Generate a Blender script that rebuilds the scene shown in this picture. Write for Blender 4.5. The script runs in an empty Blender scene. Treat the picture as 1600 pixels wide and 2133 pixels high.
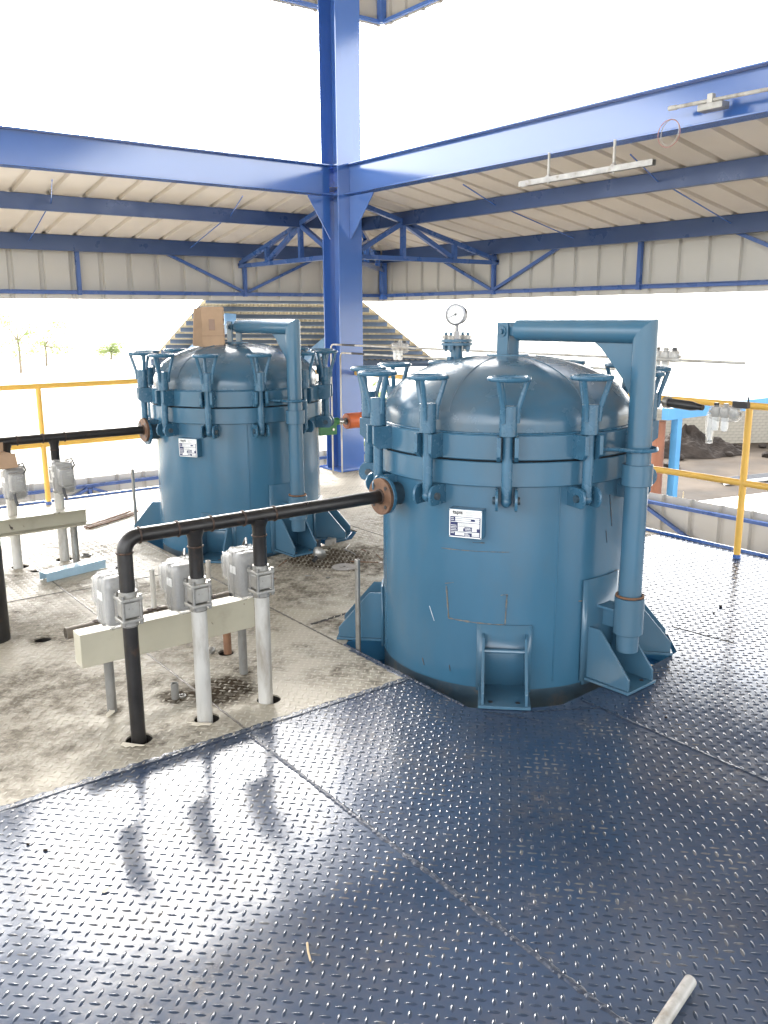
import bpy, math, random
from mathutils import Vector, Matrix
random.seed(7)
sc = bpy.context.scene
R = math.radians
# ------------------------------------------------------------------ camera
F_PX, W_PX, H_PX = 1806.1, 1600.0, 2133.0
yaw, pit, rol = R(52.857), R(12.748), R(.316)
CAM = Vector((0, 0, 1.7))
fw = Vector((math.cos(yaw)*math.cos(pit), math.sin(yaw)*math.cos(pit), -math.sin(pit)))
r0 = Vector((math.sin(yaw), -math.cos(yaw), 0)); d0 = fw.cross(r0)
rt = r0*math.cos(rol)+d0*math.sin(rol); dn = -r0*math.sin(rol)+d0*math.cos(rol)
cam = bpy.data.cameras.new('camera'); cam.sensor_fit = 'VERTICAL'; cam.sensor_height = 32
cam.lens = F_PX/H_PX*32; cam.clip_start = .05; cam.clip_end = 3000
camo = bpy.data.objects.new('camera', cam); sc.collection.objects.link(camo)
m3 = Matrix((rt, -dn, -fw)).transposed()
camo.matrix_world = Matrix.Translation(CAM) @ m3.to_4x4()
sc.camera = camo
# ------------------------------------------------------------------ sky and sun
SUN_EL, SUN_AZ = R(30.5), R(68)     # hazy sun, azimuth measured in world xy
w = bpy.data.worlds.new('World'); sc.world = w; w.use_nodes = True
nt = w.node_tree; bg = nt.nodes['Background']
sky = nt.nodes.new('ShaderNodeTexSky'); sky.sky_type = 'NISHITA'; sky.sun_disc = False
sky.sun_elevation = SUN_EL; sky.sun_rotation = R(90)-SUN_AZ
sky.air_density = 1.0; sky.dust_density = 3.0; sky.ozone_density = 1.0
hs = nt.nodes.new('ShaderNodeHueSaturation'); hs.inputs['Saturation'].default_value = .18
nt.links.new(sky.outputs[0], hs.inputs['Color']); nt.links.new(hs.outputs[0], bg.inputs['Color'])
bg.inputs['Strength'].default_value = .15
sl = bpy.data.lights.new('sun', 'SUN'); sl.energy = .5; sl.angle = R(10); sl.color = (1, .96, .9)
so = bpy.data.objects.new('sun', sl); sc.collection.objects.link(so)
sdir = Vector((math.cos(SUN_EL)*math.cos(SUN_AZ), math.cos(SUN_EL)*math.sin(SUN_AZ), math.sin(SUN_EL)))
so.rotation_euler = sdir.to_track_quat('Z', 'Y').to_euler()
sc.view_settings.view_transform = 'Standard'; sc.view_settings.look = 'None'
sc.view_settings.gamma = 1; sc.view_settings.exposure = 3.3
sc.render.engine = 'CYCLES'
sc.cycles.max_bounces = 10; sc.cycles.diffuse_bounces = 6; sc.cycles.glossy_bounces = 4
# ------------------------------------------------------------------ mesh helpers
def V(*a): return Vector(a)
def frame(d, up=None):
    d = Vector(d).normalized()
    u = Vector(up) if up is not None else (Vector((0, 0, 1)) if abs(d.z) < .95 else Vector((1, 0, 0)))
    s = u.cross(d)
    if s.length < 1e-6: s = Vector((0, 1, 0)).cross(d)
    s.normalize(); return s, d.cross(s).normalized(), d
class MB:
    def __init__(s): s.v = []; s.f = []
    def add(s, vs, fs):
        o = len(s.v); s.v += [tuple(x) for x in vs]; s.f += [tuple(i+o for i in f) for f in fs]; return s
    def box(s, c, sz, M=None):
        hx, hy, hz = [x/2 for x in sz]; c = Vector(c)
        vs = [Vector((x, y, z)) for x in (-hx, hx) for y in (-hy, hy) for z in (-hz, hz)]
        if M is not None: vs = [M @ v for v in vs]
        return s.add([v+c for v in vs], [(0,1,3,2),(4,6,7,5),(0,4,5,1),(2,3,7,6),(0,2,6,4),(1,5,7,3)])
    def span(s, x0, x1, y0, y1, z0, z1):
        return s.box(((x0+x1)/2, (y0+y1)/2, (z0+z1)/2), (abs(x1-x0), abs(y1-y0), abs(z1-z0)))
    def tube(s, pts, r, n=12, closed=False, caps=True):
        pts = [Vector(p) for p in pts]; k = len(pts); rs = r if isinstance(r, (list, tuple)) else [r]*k
        vs = []; fs = []; prev = None
        for i, p in enumerate(pts):
            if closed: t = (pts[(i+1) % k]-pts[i-1])
            else: t = pts[min(i+1, k-1)]-pts[max(i-1, 0)]
            t.normalize()
            if prev is None: a, b, _ = frame(t)
            else:
                a = prev-t*prev.dot(t); a.normalize(); b = t.cross(a)
            prev = a
            for j in range(n):
                an = 2*math.pi*j/n; vs.append(p+(a*math.cos(an)+b*math.sin(an))*rs[i])
        for i in range(k if closed else k-1):
            i2 = (i+1) % k
            for j in range(n):
                j2 = (j+1) % n; fs.append((i*n+j, i*n+j2, i2*n+j2, i2*n+j))
        if caps and not closed:
            fs.append(tuple(range(n-1, -1, -1))); fs.append(tuple((k-1)*n+j for j in range(n)))
        return s.add(vs, fs)
    def cyl(s, p0, p1, r, r1=None, n=16): return s.tube([p0, p1], [r, r if r1 is None else r1], n)
    def pipe(s, p0, p1, ro, ri, n=16):   # open-ended hollow tube
        p0, p1 = Vector(p0), Vector(p1); a, b, d = frame(p1-p0); vs = []
        for p, r in ((p0, ro), (p1, ro), (p1, ri), (p0, ri)):
            vs += [p+(a*math.cos(2*math.pi*j/n)+b*math.sin(2*math.pi*j/n))*r for j in range(n)]
        fs = []
        for i in range(4):
            for j in range(n): fs.append((i*n+j, i*n+(j+1) % n, ((i+1) % 4)*n+(j+1) % n, ((i+1) % 4)*n+j))
        return s.add(vs, fs)
    def lathe(s, prof, n=48, c=(0, 0, 0), M=None):
        c = Vector(c); vs = []; fs = []; k = len(prof)
        for (r, z) in prof:
            for j in range(n):
                a = 2*math.pi*j/n; v = Vector((r*math.cos(a), r*math.sin(a), z))
                vs.append((M @ v if M is not None else v)+c)
        for i in range(k-1):
            for j in range(n): fs.append((i*n+j, i*n+(j+1) % n, (i+1)*n+(j+1) % n, (i+1)*n+j))
        return s.add(vs, fs)
    def ring(s, c, rad, r, n=32, m=8, M=None):
        pts = [Vector((rad*math.cos(2*math.pi*i/n), rad*math.sin(2*math.pi*i/n), 0)) for i in range(n)]
        if M is not None: pts = [M @ p for p in pts]
        return s.tube([p+Vector(c) for p in pts], r, m, closed=True)
    def prism(s, pts, vec):
        pts = [Vector(p) for p in pts]; vec = Vector(vec); n = len(pts)
        fs = [tuple(range(n-1, -1, -1)), tuple(range(n, 2*n))]
        fs += [(i, (i+1) % n, n+(i+1) % n, n+i) for i in range(n)]
        return s.add(pts+[p+vec for p in pts], fs)
    def bar(s, p0, p1, wd, ht, up=None):
        p0, p1 = Vector(p0), Vector(p1); a, b, d = frame(p1-p0, up); L = (p1-p0).length
        return s.box((p0+p1)/2, (wd, ht, L), Matrix((a, b, d)).transposed())
    def angle(s, p0, p1, leg, t, up=None, flip=1):
        p0, p1 = Vector(p0), Vector(p1); a, b, d = frame(p1-p0, up)
        s.bar(p0, p1, t, leg, up); o = a*flip*(leg/2+t/2*.0)+b*(leg/2-t/2)
        return s.bar(p0+o+a*flip*t*.5, p1+o+a*flip*t*.5, leg, t, up)
    def hbeam(s, p0, p1, h, b, tw, tf, up):
        p0, p1 = Vector(p0), Vector(p1); a, u, d = frame(p1-p0, up)
        s.bar(p0, p1, tw, h-2*tf, up)
        for k in (-1, 1):
            o = u*k*(h/2-tf/2); s.bar(p0+o, p1+o, b, tf, up)
        return s
    def channel(s, p0, p1, h, b, t, up, side=1):
        p0, p1 = Vector(p0), Vector(p1); a, u, d = frame(p1-p0, up)
        s.bar(p0, p1, t, h, up)
        for k in (-1, 1):
            o = u*k*(h/2-t/2)+a*side*(b/2+t/2); s.bar(p0+o, p1+o, b, t, up)
        return s
    def blob(s, c, sz, n=14, m=9, e=.45, wob=0., seed=0, M=None):   # superellipsoid body
        rnd = random.Random(seed); vs = []; fs = []
        f = lambda x: math.copysign(abs(x)**e, x)
        for i in range(m):
            ph = -math.pi/2+math.pi*(i+.001)/(m-1+.002)
            for j in range(n):
                th = 2*math.pi*j/n
                k = 1+rnd.uniform(-wob, wob)
                v = Vector((f(math.cos(ph))*f(math.cos(th))*sz[0]/2, f(math.cos(ph))*f(math.sin(th))*sz[1]/2, f(math.sin(ph))*sz[2]/2))*k
                vs.append((M @ v if M is not None else v)+Vector(c))
        for i in range(m-1):
            for j in range(n): fs.append((i*n+j, i*n+(j+1) % n, (i+1)*n+(j+1) % n, (i+1)*n+j))
        fs += [tuple(range(n-1, -1, -1)), tuple((m-1)*n+j for j in range(n))]
        return s.add(vs, fs)
    def mesh(s, name, mat, smooth=True, ang=35):
        me = bpy.data.meshes.new(name); me.from_pydata(s.v, [], s.f); me.update()
        if mat: me.materials.append(mat)
        if smooth:
            me.polygons.foreach_set('use_smooth', [True]*len(me.polygons))
            me.set_sharp_from_angle(angle=R(ang))
        return me
    def build(s, name, mat, parent=None, bevel=0, smooth=True, loc=None, ang=35):
        o = bpy.data.objects.new(name, s.mesh(name, mat, smooth, ang)); sc.collection.objects.link(o)
        if parent: o.parent = parent
        if loc: o.location = loc
        if bevel:
            b = o.modifiers.new('bevel', 'BEVEL'); b.width = bevel; b.segments = 2; b.limit_method = 'ANGLE'; b.harden_normals = False
        return o
def tag(o, label, cat, group=None):
    o['label'] = label; o['category'] = cat
    if group: o['group'] = group
    return o
def thing(name, label, cat, loc=(0, 0, 0), rz=0, group=None):
    o = bpy.data.objects.new(name, None); o.empty_display_size = .1; sc.collection.objects.link(o)
    o.location = loc; o.rotation_euler = (0, 0, rz); return tag(o, label, cat, group)
def structure(name, o=None):
    if o is None:
        o = bpy.data.objects.new(name, None); sc.collection.objects.link(o)
    o['kind'] = 'structure'; return o
def copy_tree(o, parent=None):
    c = o.copy(); sc.collection.objects.link(c)
    if parent: c.parent = parent
    for ch in list(o.children): copy_tree(ch, c)
    return c
def link_copy(mesh, name, parent, loc, rz=0, kind=None):
    o = bpy.data.objects.new(name, mesh); sc.collection.objects.link(o); o.parent = parent
    o.location = loc; o.rotation_euler = (0, 0, rz)
    return o
# ------------------------------------------------------------------ materials
def noise(nt, co, scale, detail=5, rough=.55):
    n = nt.nodes.new('ShaderNodeTexNoise'); n.inputs['Scale'].default_value = scale
    n.inputs['Detail'].default_value = detail; n.inputs['Roughness'].default_value = rough
    nt.links.new(co, n.inputs['Vector']); return n.outputs['Fac']
def ramp(nt, fac, a, b, ca=(0, 0, 0, 1), cb=(1, 1, 1, 1)):
    r = nt.nodes.new('ShaderNodeValToRGB'); r.color_ramp.elements[0].position = a; r.color_ramp.elements[1].position = b
    r.color_ramp.elements[0].color = ca; r.color_ramp.elements[1].color = cb
    nt.links.new(fac, r.inputs[0]); return r.outputs[0]
def mix(nt, fac, a, b, mode='MIX'):
    m = nt.nodes.new('ShaderNodeMix'); m.data_type = 'RGBA'; m.blend_type = mode
    if isinstance(fac, (int, float)): m.inputs[0].default_value = fac
    else: nt.links.new(fac, m.inputs[0])
    for k, x in ((6, a), (7, b)):
        if isinstance(x, (tuple, list)): m.inputs[k].default_value = (*x[:3], 1)
        else: nt.links.new(x, m.inputs[k])
    return m.outputs[2]
def math_n(nt, op, a, b=0.):
    m = nt.nodes.new('ShaderNodeMath'); m.operation = op
    for k, x in ((0, a), (1, b)):
        if isinstance(x, (int, float)): m.inputs[k].default_value = x
        else: nt.links.new(x, m.inputs[k])
    return m.outputs[0]
def mat(name, col, rough=.5, metal=0., var=.18, vs=3., bump=.15, bs=60., rvar=.12, dirt=None, dirt_a=.55, dirt_b=.75, ds=2.5, dmax=.8,
        spots=None, spot_s=25., spot_t=.68, coat=0., alpha=1., trans=0., coords='Object', spec=.5, stretch=None):
    m = bpy.data.materials.new(name); m.use_nodes = True; nt = m.node_tree; p = nt.nodes['Principled BSDF']
    tc = nt.nodes.new('ShaderNodeTexCoord'); co = tc.outputs[coords]
    if stretch:
        mp = nt.nodes.new('ShaderNodeMapping'); mp.inputs['Scale'].default_value = stretch; nt.links.new(co, mp.inputs[0]); cs = mp.outputs[0]
    else: cs = co
    n1 = noise(nt, cs, vs, 6)
    dk = tuple(c*(1-var) for c in col); lt = tuple(min(1, c*(1+var)) for c in col)
    c = ramp(nt, n1, .3, .7, (*dk, 1), (*lt, 1))
    rg = rough
    if dirt:
        dm = ramp(nt, noise(nt, cs, ds, 8, .65), dirt_a, dirt_b)
        dm = math_n(nt, 'MULTIPLY', dm, dmax); c = mix(nt, dm, c, dirt)
    if spots:
        sm = ramp(nt, noise(nt, co, spot_s, 3), spot_t, spot_t+.03); c = mix(nt, sm, c, spots)
    nt.links.new(c, p.inputs['Base Color'])
    rr = ramp(nt, noise(nt, cs, vs*2.7, 5), .25, .75, (*[max(.02, rough-rvar)]*3, 1), (*[min(1, rough+rvar)]*3, 1))
    nt.links.new(rr, p.inputs['Roughness'])
    p.inputs['Metallic'].default_value = metal; p.inputs['Specular IOR Level'].default_value = spec
    if coat: p.inputs['Coat Weight'].default_value = coat; p.inputs['Coat Roughness'].default_value = .12
    if alpha < 1: p.inputs['Alpha'].default_value = alpha
    if trans: p.inputs['Transmission Weight'].default_value = trans
    if bump:
        b = nt.nodes.new('ShaderNodeBump'); b.inputs['Strength'].default_value = bump; b.inputs['Distance'].default_value = .003
        nt.links.new(noise(nt, co, bs, 4), b.inputs['Height']); nt.links.new(b.outputs[0], p.inputs['Normal'])
    return m
M = {}
TANKC = (.044, .128, .205)
M['tank'] = mat('tank_paint', TANKC, .21, var=.10, vs=2.2, bump=.12, bs=35, rvar=.07, dirt=(.085, .115, .135), dirt_a=.45, dirt_b=.75, ds=2.0, dmax=.55, spots=(.16, .15, .12), spot_s=22, spot_t=.755, stretch=(1, 1, .4))
M['dome'] = mat('dusty_tank_paint', TANKC, .24, var=.12, vs=2.5, bump=.1, bs=30, rvar=.08, dirt=(.10, .115, .125), dirt_a=.36, dirt_b=.66, ds=2.4, dmax=.65, spots=(.2, .2, .19), spot_s=26, spot_t=.76)
M['tank_bolt'] = mat('tank_bolt_paint', (.040, .118, .190), .26, var=.12, vs=8, rvar=.06)
M['tank_dark'] = mat('dark_steel_and_deck_shade', (.03, .06, .085), .5, var=.2, vs=6, dirt=(.12, .09, .06), ds=6)  # dark steel parts, and painted shade on the shell below deck
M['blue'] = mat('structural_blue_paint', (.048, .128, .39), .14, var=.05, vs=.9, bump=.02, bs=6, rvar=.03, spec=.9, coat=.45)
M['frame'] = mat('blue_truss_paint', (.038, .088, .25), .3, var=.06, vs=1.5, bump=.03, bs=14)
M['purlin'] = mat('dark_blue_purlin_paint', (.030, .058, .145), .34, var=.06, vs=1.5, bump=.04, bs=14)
M['cyan'] = mat('light_blue_paint', (.06, .24, .46), .4, var=.08)
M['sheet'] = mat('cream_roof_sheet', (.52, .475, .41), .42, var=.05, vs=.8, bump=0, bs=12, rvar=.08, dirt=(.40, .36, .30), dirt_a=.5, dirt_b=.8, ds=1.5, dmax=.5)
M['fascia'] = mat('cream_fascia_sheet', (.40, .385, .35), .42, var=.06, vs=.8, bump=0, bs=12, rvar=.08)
M['yellow'] = mat('yellow_paint', (.72, .43, .085), .38, var=.08, vs=5, rvar=.08, dirt=(.35, .22, .06), dirt_a=.62, dirt_b=.8, ds=9, dmax=.5)
M['black'] = mat('black_pipe_steel', (.022, .02, .019), .38, metal=.25, var=.35, vs=9, bump=.25, bs=50, dirt=(.10, .05, .025), dirt_a=.6, dirt_b=.8, ds=12, dmax=.55)
M['weld'] = mat('weld_scale', (.05, .032, .024), .6, metal=.3, var=.4, vs=60, bump=1, bs=160, dirt=(.16, .08, .04), ds=70)
M['rust'] = mat('rusty_steel', (.17, .085, .045), .75, var=.35, vs=14, bump=.5, bs=90, dirt=(.05, .03, .02), ds=20)
M['flange'] = mat('rusty_flange_steel', (.16, .085, .05), .6, metal=.2, var=.3, vs=22, bump=.5, bs=90, dirt=(.035, .022, .016), ds=26)
M['galv'] = mat('galvanised_pipe', (.50, .485, .45), .45, metal=.1, var=.15, vs=7, bump=.2, bs=40, dirt=(.20, .165, .12), dirt_a=.46, dirt_b=.70, ds=9, dmax=.9, stretch=(1, 1, .25))
M['steel'] = mat('plain_steel', (.30, .29, .27), .38, metal=.7, var=.2, vs=12, dirt=(.12, .08, .05), ds=18)
M['stainless'] = mat('stainless_steel', (.62, .62, .61), .2, metal=.95, var=.08, vs=20)
M['dullpipe'] = mat('dull_brown_pipe', (.17, .145, .115), .55, metal=.2, var=.3, vs=9, dirt=(.06, .05, .04), ds=12)
M['dullsteel'] = mat('dull_grey_post_steel', (.21, .205, .19), .5, metal=.3, var=.25, vs=9, dirt=(.09, .065, .045), dirt_a=.5, dirt_b=.72, ds=11, stretch=(1, 1, .4))
M['gcase'] = mat('gauge_case_steel', (.20, .20, .21), .3, metal=.8, var=.1)
M['chcream'] = mat('cream_channel_paint', (.42, .39, .30), .4, var=.08, vs=4, bump=.15, dirt=(.24, .20, .14), dirt_a=.55, dirt_b=.8, ds=5, dmax=.6, spots=(.06, .045, .035), spot_s=11, spot_t=.665)
M['aluval'] = mat('cast_valve_metal', (.34, .33, .305), .36, metal=.5, var=.15, vs=18, bump=.2, dirt=(.16, .13, .1), dirt_a=.55, dirt_b=.8, ds=22)
M['actuator'] = mat('grey_actuator_paint', (.20, .196, .185), .4, var=.15, vs=9, dirt=(.11, .09, .07), dirt_a=.5, dirt_b=.75, ds=14)
M['film'] = mat('clear_plastic_film', (.74, .73, .70), .14, var=.1, vs=12, bump=1, bs=30, alpha=.32, spec=.9)
M['card'] = mat('cardboard', (.40, .27, .175), .85, var=.12, vs=9, bump=.2, bs=90, spec=.2)
M['cardtape'] = mat('brown_tape', (.22, .12, .07), .3, var=.1)
M['white'] = mat('white_print', (.82, .82, .8), .3, var=.04, vs=20, bump=0)
M['navy'] = mat('navy_print', (.012, .018, .085), .3, var=.1, bump=0)
M['ink'] = mat('black_print', (.015, .015, .018), .4, var=.1, bump=0)
M['orange'] = mat('orange_paint', (.62, .14, .045), .4, var=.1, vs=8)
M['green'] = mat('green_paint', (.045, .21, .07), .4, var=.12, vs=8)
M['rubber'] = mat('black_plastic', (.02, .02, .022), .4, var=.2)
M['copper'] = mat('pink_cable', (.45, .22, .2), .5, var=.1)
M['paper'] = mat('paper_scrap', (.62, .56, .45), .8, var=.1)
M['wood'] = mat('pale_wood', (.50, .40, .25), .7, var=.15, vs=20)
M['disc'] = mat('worn_grinding_disc', (.30, .23, .15), .7, var=.2, vs=14, dirt=(.12, .09, .06), ds=10)
M['disc2'] = mat('grey_grinding_disc', (.24, .22, .20), .7, var=.2, vs=14, dirt=(.1, .09, .08), ds=10)
M['block'] = mat('concrete_block', (.27, .245, .20), .9, var=.2, vs=1.5, bump=.4, bs=30, spec=.2)
M['mortar'] = mat('mortar_joint', (.14, .125, .105), .95, var=.15, spec=.2)
M['soil'] = mat('dug_soil', (.026, .02, .016), .95, var=.4, vs=1.4, bump=1, bs=6, spec=.15)
M['yard'] = mat('bare_dirt_yard', (.050, .037, .025), .95, var=.4, vs=.35, bump=.6, bs=3, dirt=(.024, .02, .016), dirt_a=.5, dirt_b=.62, ds=.16, spec=.15, coords='Object')
M['gravel'] = mat('pale_gravel_ground', (.36, .34, .30), .95, var=.15, vs=.1, bump=.5, bs=4, dirt=(.30, .30, .16), dirt_a=.5, dirt_b=.7, ds=.03, spec=.15)
M['wroof'] = mat('white_roof_sheet', (.80, .80, .78), .5, var=.03, vs=.6)
M['oldsheet'] = mat('weathered_roof_sheet', (.62, .54, .38), .6, var=.10, vs=1.1, bump=.05, bs=8, dirt=(.42, .35, .22), ds=.9)
M['purlin2'] = mat('grey_blue_purlin_paint', (.055, .085, .14), .5, var=.1)
M['rafter2'] = mat('faded_blue_rafter_paint', (.13, .25, .42), .45, var=.1)
M['rustpost'] = mat('red_oxide_pipe', (.22, .085, .045), .6, var=.2, vs=2.5, dirt=(.10, .05, .035), ds=2)
M['leaf'] = mat('tree_foliage', (.10, .14, .05), .7, var=.4, vs=.7, bump=0, spec=.2)
def leafify(m):
    nt = m.node_tree; p = nt.nodes['Principled BSDF']; t = nt.nodes.new('ShaderNodeBsdfTranslucent'); t.inputs['Color'].default_value = (.30, .36, .14, 1)
    mx = nt.nodes.new('ShaderNodeMixShader'); mx.inputs[0].default_value = .55; nt.links.new(p.outputs[0], mx.inputs[1]); nt.links.new(t.outputs[0], mx.inputs[2])
    nt.links.new(mx.outputs[0], nt.nodes['Material Output'].inputs['Surface'])
leafify(M['leaf'])
M['bark'] = mat('tree_bark', (.22, .18, .13), .9, var=.3)
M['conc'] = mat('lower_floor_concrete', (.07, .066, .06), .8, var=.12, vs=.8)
M['tube'] = mat('clear_hose', (.5, .5, .5), .3, var=.05)
def glass_mat():
    m = bpy.data.materials.new('gauge_glass'); m.use_nodes = True; p = m.node_tree.nodes['Principled BSDF']
    p.inputs['Alpha'].default_value = .15; p.inputs['Roughness'].default_value = .05; p.inputs['Base Color'].default_value = (.9, .9, .9, 1); return m
M['glass'] = glass_mat()
def deck_mat(name, base, var2, dirtc, rough, dirt_a, dirt_b, dmax, stains=()):
    m = bpy.data.materials.new(name); m.use_nodes = True; nt = m.node_tree; p = nt.nodes['Principled BSDF']
    tc = nt.nodes.new('ShaderNodeTexCoord'); co = tc.outputs['Object']
    c = ramp(nt, noise(nt, co, 1.3, 7), .3, .7, (*base, 1), (*var2, 1))
    d1 = ramp(nt, noise(nt, co, 1.7, 9, .68), dirt_a, dirt_b)
    d2 = ramp(nt, noise(nt, co, 16, 6, .7), .35, .7)
    dm = math_n(nt, 'MULTIPLY', math_n(nt, 'MULTIPLY', d1, d2), dmax)
    tot = dm
    brk = ramp(nt, noise(nt, co, 11, 7, .75), .38, .58, (.12, .12, .12, 1), (1, 1, 1, 1)); brk2 = ramp(nt, noise(nt, co, 14, 6, .7), .25, .5, (.5, .5, .5, 1), (1, 1, 1, 1))
    for (x, y, rad, k, col) in stains:
        vm = nt.nodes.new('ShaderNodeVectorMath'); vm.operation = 'DISTANCE'; nt.links.new(co, vm.inputs[0]); vm.inputs[1].default_value = (x, y, 0)
        e = math_n(nt, 'ADD', vm.outputs['Value'], math_n(nt, 'MULTIPLY', math_n(nt, 'SUBTRACT', noise(nt, co, 9, 6, .7), .5), rad*1.5))
        s = ramp(nt, e, rad*.55, rad*1.1, (1, 1, 1, 1), (0, 0, 0, 1)); s = math_n(nt, 'MULTIPLY', math_n(nt, 'MULTIPLY', s, min(1., k*1.15)), brk if k < .9 else brk2)
        tot = math_n(nt, 'MAXIMUM', tot, s)
    c = mix(nt, tot, c, dirtc); nt.links.new(c, p.inputs['Base Color'])
    rn = ramp(nt, noise(nt, co, 2.1, 7, .6), .3, .72, (*[rough-.04]*3, 1), (*[rough+.05]*3, 1))
    rr = math_n(nt, 'ADD', rn, math_n(nt, 'MULTIPLY', tot, .16 if 'blue' in name else .4)); nt.links.new(rr, p.inputs['Roughness'])
    sp = .58 if 'blue' in name else .30
    nt.links.new(math_n(nt, 'MULTIPLY', math_n(nt, 'SUBTRACT', 1.0, math_n(nt, 'MULTIPLY', tot, .85)), sp), p.inputs['Specular IOR Level'])
    b = nt.nodes.new('ShaderNodeBump'); b.inputs['Strength'].default_value = .35; b.inputs['Distance'].default_value = .004
    h = math_n(nt, 'ADD', noise(nt, co, 7, 3), math_n(nt, 'MULTIPLY', noise(nt, co, 90, 3), .05))
    nt.links.new(h, b.inputs['Height']); nt.links.new(b.outputs[0], p.inputs['Normal'])
    return m
M['deckblue'] = deck_mat('blue_deck_paint', (.030, .051, .096), (.042, .068, .122), (.115, .098, .085), .19, .42, .64, .72, [(4.0, 2.45, .2, .0, 0)])
STAINS = [(1.66, 3.47, .22, .97, 0), (1.46, 3.52, .10, .9, 0), (1.84, 3.59, .08, .8, 0), (1.18, 3.56, .08, .7, 0), (1.90, 3.87, .07, .8, 0), (1.79, 3.50, .07, .7, 0),
     (3.30, 5.05, .42, .9, 0), (3.65, 4.95, .32, .8, 0), (2.75, 4.55, .40, .65, 0), (3.0, 5.45, .3, .8, 0), (.95, 4.0, .40, .6, 0), (2.62, 3.85, .2, .7, 0), (.80, 3.45, .30, .55, 0),
     (2.15, 4.75, .38, .5, 0), (1.55, 4.45, .36, .45, 0), (2.95, 4.85, .5, .6, 0), (.55, 3.75, .3, .55, 0), (1.2, 4.66, .09, .8, 0), (1.17, 3.25, .09, .6, 0), (3.45, 4.75, .35, .8, 0), (3.1, 4.3, .3, .5, 0), (1.0, 5.0, .35, .5, 0), (2.0, 5.1, .3, .5, 0), (1.75, 4.0, .28, .5, 0), (1.25, 3.85, .25, .5, 0), (1.47, 3.25, .09, .5, 0)]
M['deckbeige'] = deck_mat('beige_deck_paint', (.36, .32, .245), (.48, .44, .36), (.042, .031, .020), .50, .44, .60, .95, STAINS)
M['lugbeige'] = deck_mat('worn_highlit_beige_tread', (.43, .385, .305), (.53, .49, .40), (.075, .058, .04), .42, .46, .64, .75, [(x, y, r, k*.88, 0) for x, y, r, k, c in STAINS])  # lugs lighter than the plate: worn tops, with their highlight put into colour
M['gapd'] = mat('joint_dirt_and_hole_shade', (.02, .017, .014), .9, var=.3)  # joint dirt; also the shade colour inside the pipe holes
M['lugblue'] = mat('worn_blue_tread', (.030, .046, .078), .2, var=.25, vs=4, bump=0, dirt=(.16, .155, .15), dirt_a=.52, dirt_b=.62, ds=5, dmax=.7)
# ------------------------------------------------------------------ large setting: ground, yard
MB().add([(-2500, -2500, -6.8), (2500, -2500, -6.8), (2500, 2500, -6.8), (-2500, 2500, -6.8)], [(0, 1, 2, 3)]).build('ground', M['gravel'], smooth=False)['kind'] = 'structure'
MB().add([(9, -30, -6.796), (75, -30, -6.796), (75, 36, -6.796), (38, 44, -6.796), (9, 20, -6.796)], [(0, 1, 2, 3, 4)]).build('dirt_yard', M['yard'], smooth=False)['kind'] = 'structure'
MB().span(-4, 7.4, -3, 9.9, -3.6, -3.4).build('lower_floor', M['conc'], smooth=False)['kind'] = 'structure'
# ------------------------------------------------------------------ deck plates
T1, T2 = Vector((3.158, 3.136, 0)), Vector((3.18, 6.08, 0))
DX, DY, DX0, DY0 = 5.78, 8.30, -4.6, -30.0  # deck runs on unseen behind the camera, extended to cut bounce light
hole1 = [(2.45, 3.58), (2.45, 2.62), (2.56, 2.50), (2.79, 2.385), (3.05, 2.40), (3.42, 2.40), (3.74, 2.44), (3.92, 2.62), (3.92, 3.5), (3.75, 3.75), (2.62, 3.75)]
hole2 = [(x+.02, y+2.945) for x, y in hole1]
def inpoly(x, y, P):
    c = False; j = len(P)-1
    for i in range(len(P)):
        if (P[i][1] > y) != (P[j][1] > y) and x < (P[j][0]-P[i][0])*(y-P[i][1])/(P[j][1]-P[i][1])+P[i][0]: c = not c
        j = i
    return c
pipe_holes = [(1.175, 3.235, .055), (1.48, 3.235, .055), (1.79, 3.24, .055), (1.20, 4.65, .045), (1.80, 6.2, .06), (1.495, 6.2, .06), (1.83, 3.90, .0), (1.55, 6.02, .035), (1.895, 3.864, .04)]
plates = [  # x0,x1,y0,y1,paint
 (DX0, .20, DY0, 3.02, 'b'), (.20, 1.553, .58, 3.02, 'b'), (.20, 1.553, DY0, .58, 'b'), (1.553, 2.905, .58, 3.02, 'b2'), (1.553, 2.905, DY0, .58, 'b'),
 (2.905, 4.05, .2, 3.55, 'b'), (2.905, 4.05, DY0, .2, 'b'), (4.05, DX, 1.6, 4.0, 'b'), (4.05, DX, DY0, 1.6, 'b'),
 (DX0, .35, 3.02, 5.43, 'w'), (.35, 1.567, 3.02, 5.43, 'w'), (1.567, 2.435, 3.02, 5.40, 'w'), (2.435, 4.01, 3.96, 6.35, 'w'), (DX0, .35, 5.43, DY, 'w'), (.35, 1.567, 5.43, DY, 'w'),
 (1.567, 2.435, 5.40, DY, 'w'), (2.435, 4.01, 6.35, DY, 'w'), (4.01, DX, 4.0, 6.2, 'w'), (4.01, DX, 6.2, DY, 'w'), (2.435, 2.905, 3.02, 3.96, 'w'), (2.905, 4.01, 3.55, 3.96, 'w')]
deck = structure('deck')
cutters = []
for P in (hole1, hole2):
    xs_, ys_ = [p[0] for p in P], [p[1] for p in P]
    cutters.append((MB().prism([(x, y, -.2) for x, y in P], (0, 0, .4)).build('cutter', None, smooth=False), min(xs_), max(xs_), min(ys_), max(ys_)))
for x, y, r in pipe_holes:
    if r: cutters.append((MB().cyl((x, y, -.2), (x, y, .2), r, n=20).build('cutter', None, smooth=False), x-r, x+r, y-r, y+r))
LUGS = []
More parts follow.
